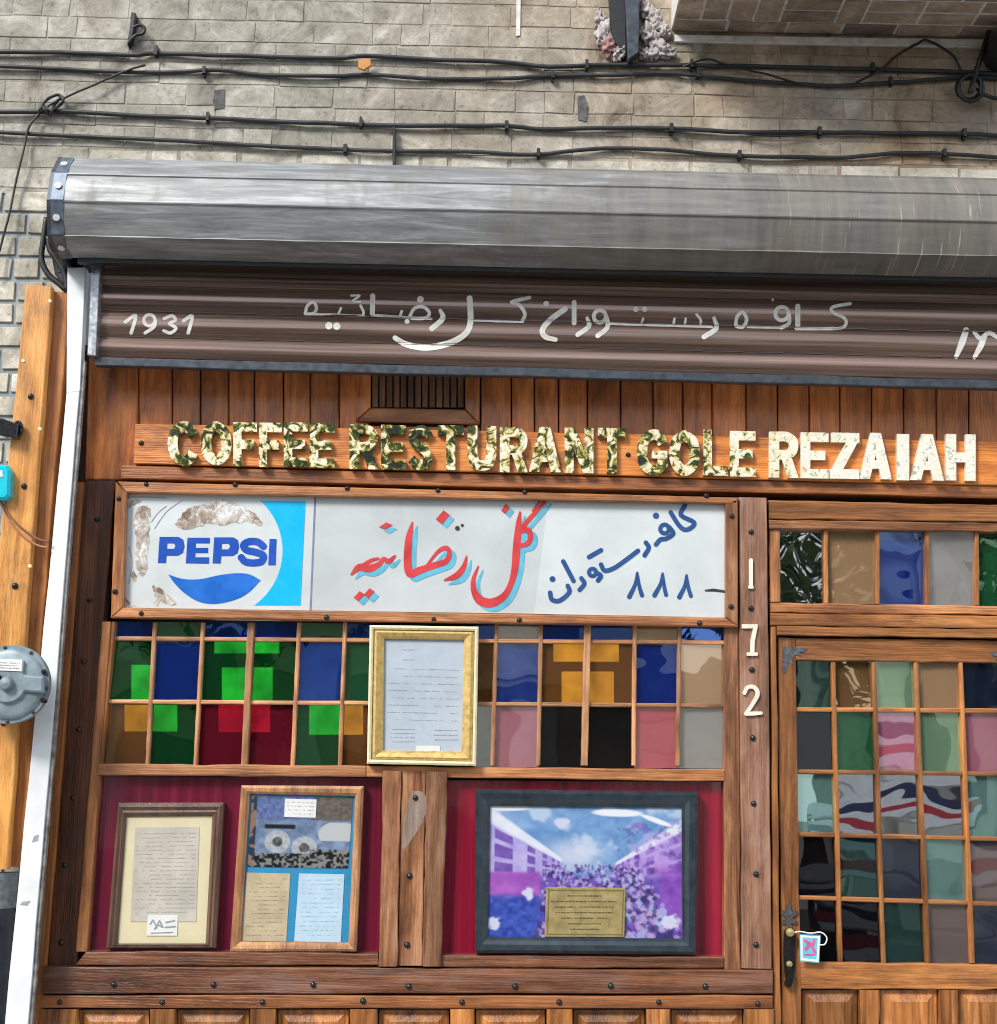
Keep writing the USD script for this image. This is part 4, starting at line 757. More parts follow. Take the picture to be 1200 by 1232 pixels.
def gpoly(ch):
    w, h, t = 10.0, 15.0, 3.3
    B = sbox
    if ch == 'C': return unary_union([LineString(curve([(8.6, 4.4), (7.2, 2.0), (5, 1.6), (2.3, 3.6), (1.6, 7.5), (2.3, 11.4), (5, 13.4), (7.2, 13), (8.6, 10.6)], 6)).buffer(t / 2, cap_style=2)])
    if ch == 'O': return LineString(curve([(5, 1.6), (2.4, 3.5), (1.6, 7.5), (2.4, 11.5), (5, 13.4), (7.6, 11.5), (8.4, 7.5), (7.6, 3.5), (5, 1.6)], 6)).buffer(t / 2)
    if ch == 'G': return unary_union([gpoly('C'), B(6.9, 7.0, 10, 13.4), B(5, 7.0, 10, 9.4)])
    if ch == 'F': return unary_union([B(0, 0, t, h), B(0, 0, w, 3), B(0, 6, 8.6, 9)])
    if ch == 'E': return unary_union([B(0, 0, t, h), B(0, 0, w, 2.9), B(0, 6, 8.8, 8.9), B(0, 12.1, w, h)])
    if ch == 'L': return unary_union([B(0, 0, t, h), B(0, 12, w, h)])
    if ch == 'T': return unary_union([B(0, 0, w, 3), B(3.35, 0, 6.65, h)])
    if ch == 'I': return B(0, 0, w, h)
    if ch == 'H': return unary_union([B(0, 0, t, h), B(w - t, 0, w, h), B(0, 6, w, 9)])
    if ch == 'U': return unary_union([B(0, 0, t, 10), B(w - t, 0, w, 10), LineString(curve([(t / 2, 9.5), (2.6, 12.6), (5, 13.4), (7.4, 12.6), (w - t / 2, 9.5)], 6)).buffer(t / 2, cap_style=2)])
    if ch == 'N': return unary_union([B(0, 0, 3, h), B(w - 3, 0, w, h), Polygon([(0, 0), (3.4, 0), (w, h), (w - 3.4, h)])])
    if ch == 'A': return unary_union([Polygon([(3.4, 0), (6.6, 0), (3.1, h), (0, h)]), Polygon([(3.4, 0), (6.6, 0), (w, h), (w - 3.1, h)]), B(2.4, 9, 7.6, 11.6)])
    if ch == 'Z': return unary_union([B(0.5, 0, w, 3), B(0, 12, w, h), Polygon([(w - 3.8, 2), (w, 2), (3.8, 13), (0, 13)])])
    if ch == 'R': return unary_union([B(0, 0, t, h), LineString(curve([(1.5, 1.5), (6, 1.5), (8.2, 3.2), (8.0, 6), (6, 7.4), (1.5, 7.4)], 6)).buffer(1.5), Polygon([(4, 8), (7.2, 7.4), (w, h), (w - 3.4, h)])])
    if ch == 'S': return LineString(curve([(8.6, 3.6), (7, 1.9), (4.6, 1.6), (2.1, 2.9), (2.0, 5.2), (4.2, 7), (6.6, 8.2), (8.2, 10.2), (7.6, 12.5), (5.2, 13.4), (2.8, 13), (1.2, 11.4)], 6)).buffer(t / 2, cap_style=2)
for ch, x0, x1 in LET:
    p = gpoly(ch).simplify(0.05); a0, b0, a1, b1 = p.bounds
    from shapely import affinity
    p = affinity.translate(p, -a0, -b0); p = affinity.scale(p, (x1 - x0) / (a1 - a0), 1, origin=(0, 0)); p = affinity.translate(p, x0, 0)
    jit = random.uniform(-0.6, 0.6)
    def mapy(x, y, z=None):
        x = np.asarray(x); t = np.asarray(y) / 15.0
        y0 = 506.5 + (x - 220) * 0.0178 + jit; y1 = 558.5 + (x - 220) * 0.0212 + jit
        return x, y0 + (y1 - y0) * t
    from shapely.ops import transform
    p = transform(mapy, p).buffer(0.35).buffer(0)
    b = p.buffer(-1.1)
    L_ = obj('letter', ext(p, -0.030, -0.0125), REFLECTION_MOTTLE, lb)

# ------------------------------------------------------------------ enamel sign
sg = thing('shop_sign', 'white enamel sign with red and blue Persian lettering and a blue round drink logo', 'sign')
obj('panel', board([(148.5, 590.5), (380, 596.5), (374, 734.5), (146.5, 731)], -0.004, 0.03, 0), WHITE_BOARD, sg)
obj('panel', board([(380.6, 596.5), (660, 601), (643, 738.5), (374.6, 734.5)], -0.004, 0.03, 0), WHITE_BOARD2, sg)
obj('panel', board([(660, 601), (874, 605), (873, 743), (643, 738.5)], -0.004, 0.03, 0), WHITE_BOARD, sg)
obj('seam_line', ext(Polygon([(378.2, 597), (380.2, 597), (374.6, 734), (372.6, 734)]), -0.0052, -0.0041), plain('seam_violet', (0.22, 0.22, 0.38), rough=0.5), sg)
F = [('frame_rail', [(141, 579), (889, 598.5), (887, 606), (152, 592.5)], W_FRAME_X, [(176, 582.5), (283, 583), (418, 587.5), (527, 590), (631.5, 592), (850, 596.5)]),
     ('frame_rail', [(148, 731), (873, 743.0), (889, 754), (134, 743)], W_FRAME_X, [(170, 738), (393, 743), (522, 745), (625, 746), (842, 750)]),
     ('frame_stile', [(139, 579.5), (152.5, 593), (148, 731), (133, 743.5)], W_FRAME_Z, [(143, 600), (138.5, 712)]),
     ('frame_stile', [(888.5, 599), (888.5, 753.5), (873.5, 742.5), (873.5, 606)], W_FRAME_Z, [(881, 621), (880, 730)])]
for nm, q, mt, sp in F:
    o = obj(nm, board(q, -0.030, 0.01, 0.004), mt, sg); studs(o, sp, -0.030, 0.0085)
def zP(x, y): return (140 + x / 5, 590 + y / 5)
disc = Polygon([zP(600 + 400 * math.cos(a), 362 + 402 * math.sin(a)) for a in np.linspace(0, 2 * math.pi, 80)])
cy = Polygon([zP(*p) for p in ((700, 60), (1138, 66), (1108, 690), (700, 690))]).difference(disc)
YK = -0.0054
obj('logo_field', ext(cy, YK, -0.0041), LOGO_CYAN, sg)
wave = Polygon([zP(*p) for p in list(curve([(312, 506), (400, 532), (500, 534), (620, 510), (720, 498), (800, 505), (868, 540)], 5)) + list(curve([(868, 540), (800, 610), (720, 655), (600, 682), (500, 670), (420, 625), (360, 570), (312, 506)], 5))[1:-1]])
obj('logo_wave', ext(wave.buffer(0), YK, -0.0041), LOGO_WAVE, sg)
def zpoly(pts): return Polygon([zP(*p) for p in pts])
def P_(x0):
    o = zpoly([(x0 + 10, 280), (x0 + 125, 280), (x0 + 152, 296), (x0 + 160, 335), (x0 + 150, 375), (x0 + 122, 392), (x0 + 52, 392), (x0 + 48, 437), (x0, 436)]).buffer(1.0).buffer(-1.0)
    return o.difference(zpoly([(x0 + 56, 318), (x0 + 96, 318), (x0 + 106, 335), (x0 + 96, 352), (x0 + 54, 352)]))
E_ = zpoly([(428, 285), (562, 285), (562, 318), (478, 318), (477, 346), (552, 346), (552, 376), (476, 376), (474, 402), (558, 402), (557, 440), (418, 438)])
S_ = stroke([zP(*p) + (8.6,) for p in curve([(884, 336), (850, 310), (800, 308), (766, 328), (782, 358), (840, 372), (884, 392), (872, 428), (820, 436), (775, 428), (752, 404)], 4)])
I_ = zpoly([(922, 292), (964, 293), (958, 450), (914, 449)])
P2 = affinity.translate(P_(250), 329 / 5, 2 / 5)
for q in (P_(250), E_, P2, S_, I_): obj('logo_letter', ext(q, YK, -0.0041), LOGO_BLUE, sg)
def patchy(pts, seed, n=4, amp=2.2):
    c_ = curve(pts + [pts[0]], n); rr = np.random.default_rng(seed); c_ = c_[:-1] + rr.normal(0, amp / 5 * 2, (len(c_) - 1, 2)); return Polygon(c_).buffer(0)
worn = [patchy([zP(*p) for p in q], i) for i, q in enumerate([
    [(350, 205), (400, 140), (470, 95), (560, 70), (650, 55), (740, 80), (820, 130), (880, 190), (860, 215), (790, 190), (720, 195), (640, 205), (560, 200), (480, 225), (400, 235)],
    [(120, 110), (160, 90), (205, 110), (200, 170), (195, 250), (200, 330), (180, 400), (185, 470), (160, 520), (125, 470), (112, 390), (120, 300), (105, 220)],
    [(215, 580), (255, 585), (320, 640), (365, 690), (330, 690), (270, 665), (235, 630)],
    [(95, 490), (125, 500), (118, 545), (92, 540)], [(50, 640), (70, 655), (95, 690), (130, 700), (60, 705), (44, 700)], [(85, 60), (130, 52), (150, 70), (110, 84), (80, 110)], [(240, 640), (262, 660), (250, 690), (228, 680)]])]
obj('worn_enamel', ext(unary_union(worn), -0.0049, -0.0041), PEELED, sg)
for pts in ([(230, 230), (262, 180), (310, 120), (395, 60)], [(210, 190), (250, 135), (300, 95)], [(60, 60), (100, 40), (300, 45)], [(75, 340), (95, 430), (75, 560)]):
    obj('scratch', ext(stroke([zP(*p) + (0.9,) for p in curve(pts, 4)]), -0.0051, -0.0041), GREY_INK, sg)
def zR(pts, dx=0, dy=0): return [(400 + (p[0] + dx) / 4.286, 590 + (p[1] + dy) / 4.286, (p[2] if len(p) > 2 else 22) / 4.286) for p in pts]
def dia(cx, cy, a, b, dx=0, dy=0): return Polygon([(400 + (cx + dx + u) / 4.286, 590 + (cy + dy + v) / 4.286) for u, v in ((-a, b * .3), (a * .1, -b), (a, -b * .3), (-a * .1, b))])
RED = [
    [[(968, 112, 10), (960, 180, 30), (950, 300, 40), (942, 400, 36), (922, 480, 30), (885, 545, 34), (820, 580, 46), (762, 566, 46), (730, 515, 30), (728, 455, 20), (752, 392, 8)], [(962, 215, 26), (1000, 165, 24), (1045, 115, 22), (1102, 52, 14)], [(1032, 105, 8), (1075, 52, 10)], [(968, 210, 26), (1008, 205, 30), (1022, 238, 28), (1008, 272, 26), (965, 288, 22)]],
    [[(692, 340, 8), (678, 392, 24), (642, 438, 32), (580, 462, 10)]],
    [[(412, 165, 8), (396, 240, 34), (388, 340, 40), (398, 425, 42), (450, 412, 36), (520, 388, 34), (585, 365, 28), (604, 322, 24), (586, 296, 24), (548, 312, 18), (505, 362, 12), (478, 398, 10)]],
    [[(98, 432, 10), (138, 396, 34), (190, 402, 40), (238, 382, 26), (264, 352, 20), (290, 366, 26), (322, 338, 12)], [(150, 388, 14), (196, 362, 18), (236, 350, 12)]]]
DOTS = [(893, 95, 22, 26), (570, 138, 36, 36), (275, 183, 34, 18), (138, 545, 28, 26), (190, 530, 28, 26)]
for off, mt, ya in (((24, 22), CYAN_INK, -0.0052), ((0, 0), RED_INK, -0.0062)):
    nm = 'lettering_shadow' if off[0] else 'red_letter'
    for gl in RED: obj(nm, ext(unary_union([stroke(zR([tuple(q) for q in curve(s_, 4)], *off)) for s_ in gl]), ya, -0.0041), mt, sg)
    for d in DOTS: obj(nm.replace('letter', 'letter', 1) if off[0] else 'red_dot', ext(dia(*d, *off), ya, -0.0041), mt, sg)
obj('black_spot', ext(unary_union([Point(400 + 645 / 4.286, 590 + 195 / 4.286).buffer(2.8), Point(400 + 670 / 4.286, 590 + 180 / 4.286).buffer(1.8)]), -0.0058, -0.0041), BLACK_INK, sg)
def zL(pts, w=25): return [(640 + p[0] / 4.615, 590 + p[1] / 4.615, (p[2] if len(p) > 2 else w) / 4.615) for p in pts]
BL = [[[(852, 82), (828, 136), (900, 176), (888, 205), (850, 218), (815, 190), (772, 122)]], [[(690, 140, 34)], ringp(738, 214, 24, 23), [(765, 205), (786, 240), (745, 268), (715, 272), (690, 300)]],
      [[(634, 290), (650, 318), (627, 360)]], [[(590, 335), (520, 388), (455, 432), (405, 445), (385, 412)], ringp(338, 455, 20, 22), [(356, 455), (384, 474), (368, 500)], [(318, 370), (384, 332)]],
      [[(276, 488), (292, 518), (266, 552)]], [[(175, 394), (232, 502)]], [[(200, 530), (208, 566), (155, 612), (112, 606), (102, 568)], [(115, 492, 32)]],
      [[(586, 458, 14), (575, 520, 20), (542, 590, 26)], [(588, 470, 14), (598, 535, 20), (612, 582, 24)]], [[(727, 462, 14), (715, 520, 20), (682, 582, 26)], [(729, 474, 14), (736, 535, 20), (746, 580, 22)]], [[(860, 472, 14), (850, 530, 20), (820, 592, 26)], [(862, 484, 14), (870, 540, 20), (884, 586, 22)]]]
for gl in BL: obj('blue_letter', ext(unary_union([stroke(zL([tuple(q) for q in (curve(s_, 4) if len(s_) > 2 else s_)])) for s_ in gl]), -0.0056, -0.0041), BLUE_INK, sg)
obj('ink_mark', ext(stroke(zL([(965, 556, 9), (1010, 553, 16), (1076, 562, 12)])), -0.0055, -0.0041), BLACK_INK, sg)

# ------------------------------------------------------------------ coloured window
win = thing('stained_window', 'coloured glass window of small green, blue, red and amber panes under the sign', 'window')
XV = [(134.5, 122), (185, 177), (243, 235), (301, 294), (359, 352), (414.5, 409), (449, 444)]
XW = [(570, 569), (597, 592.5), (651, 648), (707, 703.5), (764, 763), (818, 816), (871.5, 871.5)]
def hy(k, x):   # level bars: 0 top edge, 1, 2, 3 bottom
    a = [(748, 753), (768, 773), (844, 849), (919, 925)][k]; return a[0] + (a[1] - a[0]) * (x - 134) / 737
def vx(v, y): return v[0] + (v[1] - v[0]) * (y - 768) / (917 - 768)
YM0, YM1, YG = 0.008, 0.034, 0.026
def pane(parent, q, mat, Y, tilt=1.2, name='pane'):
    """A sheet of old glass, never quite in plane."""
    p = [P(x, y, Y) for x, y in q]; rp = random.Random(int(q[0][0] * 7 + q[0][1] * 131)); a, b = math.tan(math.radians(rp.gauss(0, tilt))), math.tan(math.radians(rp.gauss(0, tilt)))
    c = np.mean(p, 0); p = np.array([v + np.array([0, (v - c)[0] * a + (v - c)[2] * b, 0]) for v in p])
    p = orient(p); bk = p + np.array([0, 0.0025, 0])
    return obj(name, rings([p]) if False else trimesh.Trimesh(p, [(0, 2, 1), (0, 3, 2)] if np.cross(p[1] - p[0], p[2] - p[0])[1] > 0 else [(0, 1, 2), (0, 2, 3)], process=False), mat, parent)
LEFT = [['blue', 'lgreen', 'blue', 'blue', 'lgreen', 'blue'], ['green', 'blue', 'green', 'green', 'blue', 'lgreen'], ['amber', 'green', 'red', 'red', 'green', 'amber']]
RIGHT = [['blue', 'grey', 'blue', 'blue', 'tan', 'blue'], ['amber', 'skyblue', 'amber', 'amber', 'skyblue', 'tan'], ['clear', 'pink', 'black', 'black', 'rose', 'grey']]
for XX, CC in ((XV, LEFT), (XW, RIGHT)):
    for rrow in range(3):
        for i in range(6):
            y0, y1 = hy(rrow, XX[i][0]), hy(rrow + 1, XX[i][0])
            pane(win, [(vx(XX[i], y0), y0), (vx(XX[i + 1], y0), y0 + .4), (vx(XX[i + 1], y1), y1 + .4), (vx(XX[i], y1), y1)], G[CC[rrow][i]], YG)
    for i, v in enumerate(XX[1:-1] if XX is XV else XX[1:-1]):
        w = 4.2 if i == 2 else 2.5
        obj('muntin', wavy_board([(vx(v, 749) - w, 749), (vx(v, 749) + w, 749), (vx(v, 920) + w, 921), (vx(v, 920) - w, 921)], YM0 - (0.008 if i == 2 else 0), YM1, 0.004, amp=0.0004), W_MUNTIN_Z, win)
    for k in (1, 2):
        a, b = XX[0][0] - 2, XX[-1][0] + 1
        obj('muntin', wavy_board([(a - (5 if k == 2 and XX is XV else 0), hy(k, a) - 2.6), (b, hy(k, b) - 2.6), (b, hy(k, b) + 2.6), (a - (5 if k == 2 and XX is XV else 0), hy(k, a) + 2.6)], YM0 + 0.003, YM1 - 0.001, 0.004, amp=0.0004), W_MUNTIN_X, win)

# ------------------------------------------------------------------ painted panels below the window
for q, mt, lab in (([(117, 934), (461, 936), (456, 1147), (100, 1145)], MAROON, 'glossy maroon panel behind the two small framed notices'), ([(538, 939), (872, 941), (872, 1151), (530, 1149)], CRIMSON, 'glossy crimson panel behind the wide blue-black framed picture')):
    tag(obj('painted_panel', board(q, 0.030, 0.05, 0), mt), lab, 'panel', 'painted panels under the window')

# ------------------------------------------------------------------ frames
def frame(parent, outer, inner, yf, yb, mat, prof=((0, 0.006), (0.25, 0.0), (0.7, 0.003), (1.0, 0.010)), names=('frame_side',)):
    """A mitred picture frame: one moulding per side, its section running from outer (0) to inner (1)."""
    o = [P(x, y, yf) for x, y in outer]; i = [P(x, y, yf) for x, y in inner]
    for k in range(4):
        j = (k + 1) % 4; rs = []
        for a, b in ((o[k], i[k]), (o[j], i[j])):
            pr = [a + (b - a) * t + np.array([0, d, 0]) for t, d in prof]
            rs.append(np.array([a + np.array([0, yb - yf, 0])] + pr + [b + np.array([0, yb - yf, 0])]))
        m = rings(rs); m.fix_normals(multibody=False); obj('frame_side', m, mat, parent)
def quad(q, y):
    p = orient([P(a, b, y) for a, b in q]); m = trimesh.Trimesh(p, [(0, 1, 2), (0, 2, 3)], process=False)
    if m.face_normals[0][1] > 0: m.invert()
    return m
def sheet(q, y, th=0.0006): return board(q, y, y + th, 0)
def picture(name, q, y, fn, parent, n=110, m=80):
    q = np.array(q, float); us, vs = np.meshgrid(np.linspace(0, 1, n), np.linspace(0, 1, m)); us, vs = us.ravel(), vs.ravel()
    px = (q[0] * ((1 - us) * (1 - vs))[:, None] + q[1] * (us * (1 - vs))[:, None] + q[2] * (us * vs)[:, None] + q[3] * ((1 - us) * vs)[:, None])
    v = np.array([P(a, b, y) for a, b in px]); f = []
    idx = np.arange(n * m).reshape(m, n); a, b, c, d = idx[:-1, :-1].ravel(), idx[:-1, 1:].ravel(), idx[1:, 1:].ravel(), idx[1:, :-1].ravel()
    f = np.vstack([np.stack([a, d, c], 1), np.stack([a, c, b], 1)])
    mm = trimesh.Trimesh(v, f, process=False)
    if mm.face_normals[0][1] > 0: mm.invert()
    o = obj(name, mm, PRINT, parent)
    col = fn(us, vs).reshape(m, n, 3)
    for _ in range(1): col = (col + np.roll(col, 1, 0) + np.roll(col, -1, 0) + np.roll(col, 1, 1) + np.roll(col, -1, 1)) / 5
    col = np.clip(col.reshape(-1, 3) ** 1.6 * 0.8, 0, 1).astype(np.float32)
    UsdGeom.PrimvarsAPI(UsdGeom.Mesh(o)).CreatePrimvar('print_colour', Sdf.ValueTypeNames.Color3fArray, 'vertex').Set(Vt.Vec3fArray.FromNumpy(np.ascontiguousarray(col)))
    return o
def lay(c, mask, col): c[mask] = col; return c
# gilt framed notice hanging on the window
f1 = thing('framed_notice', 'gilt framed pale handwritten notice hung over the middle of the coloured window', 'framed notice', 'framed notices and pictures')
frame(f1, [(445, 752), (576, 754), (573, 921.5), (441.5, 919)], [(449.5, 757), (571.5, 759), (568.5, 916.5), (446.5, 914)], -0.038, 0.004, GOLD_PALE, ((0, 0.003), (0.5, 0), (1, 0.003)))
frame(f1, [(450, 757.5), (571, 759.5), (568, 916), (447, 913.5)], [(462, 768), (558.5, 769.5), (555.5, 904), (460.5, 903)], -0.034, 0.004, GOLD, ((0, 0.004), (0.3, 0.0), (0.75, 0.006), (1, 0.012)))
obj('paper', sheet([(460, 766), (560, 767.5), (557, 906), (458.5, 905)], -0.014), PAPER_BLUE, f1)
textlines([(484, 776), (500, 776), (498, 800), (482, 800)], -0.0145, 2, GREY_INK, f1, 5)
textlines([(468, 800), (555, 802), (552, 872), (466, 870)], -0.0146, 8, GREY_INK, f1, 1, 0.75, 1.0)
textlines([(470, 875), (500, 875), (500, 895), (470, 895)], -0.0147, 4, GREY_INK, f1, 2, 0.9, 1.0); textlines([(522, 876), (552, 876), (552, 893), (522, 893)], -0.0148, 3, GREY_INK, f1, 3, 0.9, 1.2)
obj('white_label', sheet([(501, 897), (530, 897.5), (529, 906), (500, 905.5)], -0.0155), PAPER_WHITE, f1)
obj('cover_glass', quad([(461, 767), (559.5, 768.5), (556.5, 905), (459.5, 904)], -0.019), COVER_GLASS, f1)
# dark frame, cream mount
f2 = thing('framed_notice', 'small dark brown frame with cream mount and grey letter on the maroon panel', 'framed notice', 'framed notices and pictures')
frame(f2, [(141.5, 966), (268.5, 966), (259, 1141.5), (127, 1141.5)], [(151, 983), (254.5, 982), (246.5, 1136), (140, 1136)], -0.006, 0.028, FRAME_BROWN, ((0, 0.008), (0.3, 0.0), (0.55, 0.006), (0.7, 0.003), (1, 0.014)))
obj('mount', sheet([(149.5, 981), (256, 980), (248, 1138), (138.5, 1138)], 0.012), MAT_CREAM, f2)
obj('letter', sheet([(163, 996), (240, 995), (236, 1109), (157, 1109)], 0.0105), plain('warm_old_paper', (0.58, 0.54, 0.47), rough=0.7, noise=0.22, scale=12), f2)
textlines([(165, 1001), (238, 1000), (235, 1100), (160, 1100)], 0.0099, 20, GREY_INK, f2, 11, 0.7, 0.8)
obj('emblem_patch', ext(Polygon([(178, 1101), (214, 1101), (213, 1126), (176, 1126)]), 0.0095, 0.0103), PAPER_WHITE, f2)
obj('emblem', ext(unary_union([stroke([(181, 1112), (184, 1107), (189, 1116), (186, 1118), (192, 1108), (196, 1116), (190, 1113)], 1.8), stroke([(200, 1110), (210, 1108)], 2), stroke([(199, 1116), (211, 1115)], 2), stroke([(182, 1123), (208, 1122)], 1.4)]), 0.009, 0.0094), GREY_INK, f2)
obj('cover_glass', quad([(150, 982), (255.5, 981), (247.5, 1137), (139, 1137)], 0.006), COVER_GLASS, f2)
# tan frame with blue mount
f3 = thing('framed_notice', 'tan wooden frame with bright blue mount holding a photo above two papers', 'framed notice', 'framed notices and pictures')
frame(f3, [(290, 945), (437.5, 946), (428.5, 1145), (276.5, 1145)], [(300, 955), (427, 958), (419, 1135), (289, 1133.5)], -0.008, 0.028, FRAME_TAN, ((0, 0.005), (0.3, 0.0), (0.7, 0.002), (1, 0.010)))
obj('mount', sheet([(298, 953), (429, 956), (421, 1137), (287, 1135.5)], 0.010), MAT_BLUE, f3)
def cars(u, v):
    c = np.zeros((len(u), 3)); p = np.stack([u * 9, v * 7, 0 * u], 1); n = meshkit.fbm(p * 1.8, 4, 5); n2 = meshkit.fbm(p * 4.5 + 3, 3, 8)
    c[:] = np.stack([0.20 + 0.35 * n, 0.27 + 0.38 * n, 0.40 + 0.42 * n], 1)
    lay(c, v < 0.33, (0, 0, 0)); k = v < 0.33; c[k] = np.stack([0.13 + 0.3 * n2, 0.2 + 0.3 * n2, 0.42 + 0.3 * n2], 1)[k]
    k = (v < 0.33) & (u > 0.62); c[k] = np.stack([0.18 + 0.25 * n2, 0.17 + 0.22 * n2, 0.15 + 0.2 * n2], 1)[k]
    k = (v > 0.36) & (v < 0.62) & (((u - 0.88) / .2) ** 2 + ((v - .52) / .18) ** 2 < 1); c[k] = (0.72, 0.74, 0.76)
    for cx, cy_2 in ((0.28, 0.64), (0.55, 0.72)):
        k = ((u - cx) / .125) ** 2 + ((v - cy_2) / .16) ** 2 < 1; c[k] = np.stack([0.5 + .3 * n2, 0.52 + .3 * n2, 0.56 + .3 * n2], 1)[k]
        k = ((u - cx) / .05) ** 2 + ((v - cy_2) / .07) ** 2 < 1; c[k] = np.stack([0.08 + .4 * n2] * 3, 1)[k]
    k = (v > 0.80) | ((v > 0.74) & (u > 0.6)); c[k] = np.where((n2 > 0.5)[:, None], (0.45, 0.45, 0.44), (0.03, 0.03, 0.035))[k]
    k = u < 0.06; c[k] = np.where((n > 0.48)[:, None], (0.5, 0.36, 0.28), (0.10, 0.13, 0.2))[k]
    k = (v > 0.40) & (v < 0.46) & (u > 0.15) & (u < 0.45); c[k] = (0.05, 0.06, 0.08)
    return c
picture('photo', [(303, 957), (425, 960), (419, 1045), (298, 1043)], 0.0085, cars, f3, 180, 120)
obj('white_card', sheet([(343, 961), (381, 962), (380, 984), (342, 983)], 0.0072), PAPER_WHITE, f3)
textlines([(346, 963), (379, 964), (378, 982), (345, 981)], 0.0066, 4, GREY_INK, f3, 21, 0.6, 1.0)
obj('tan_paper', sheet([(297, 1050), (349.5, 1051), (344.5, 1133), (290, 1132)], 0.0085), PAPER_TAN, f3)
obj('pale_paper', sheet([(360, 1051), (414.5, 1052), (410, 1134), (354, 1133)], 0.0085), PAPER_PALE, f3)
textlines([(301, 1055), (346, 1055), (342, 1128), (296, 1128)], 0.0079, 14, plain('brown_ink', (0.30, 0.23, 0.14), rough=0.8), f3, 31, 0.6, 0.8)
textlines([(365, 1056), (411, 1056), (407, 1128), (360, 1128)], 0.0079, 13, plain('pale_blue_ink', (0.32, 0.47, 0.6), rough=0.8), f3, 32, 0.6, 0.8)
obj('cover_glass', quad([(299, 954.5), (428, 957.5), (420, 1136), (288, 1134.5)], 0.003), COVER_GLASS, f3)
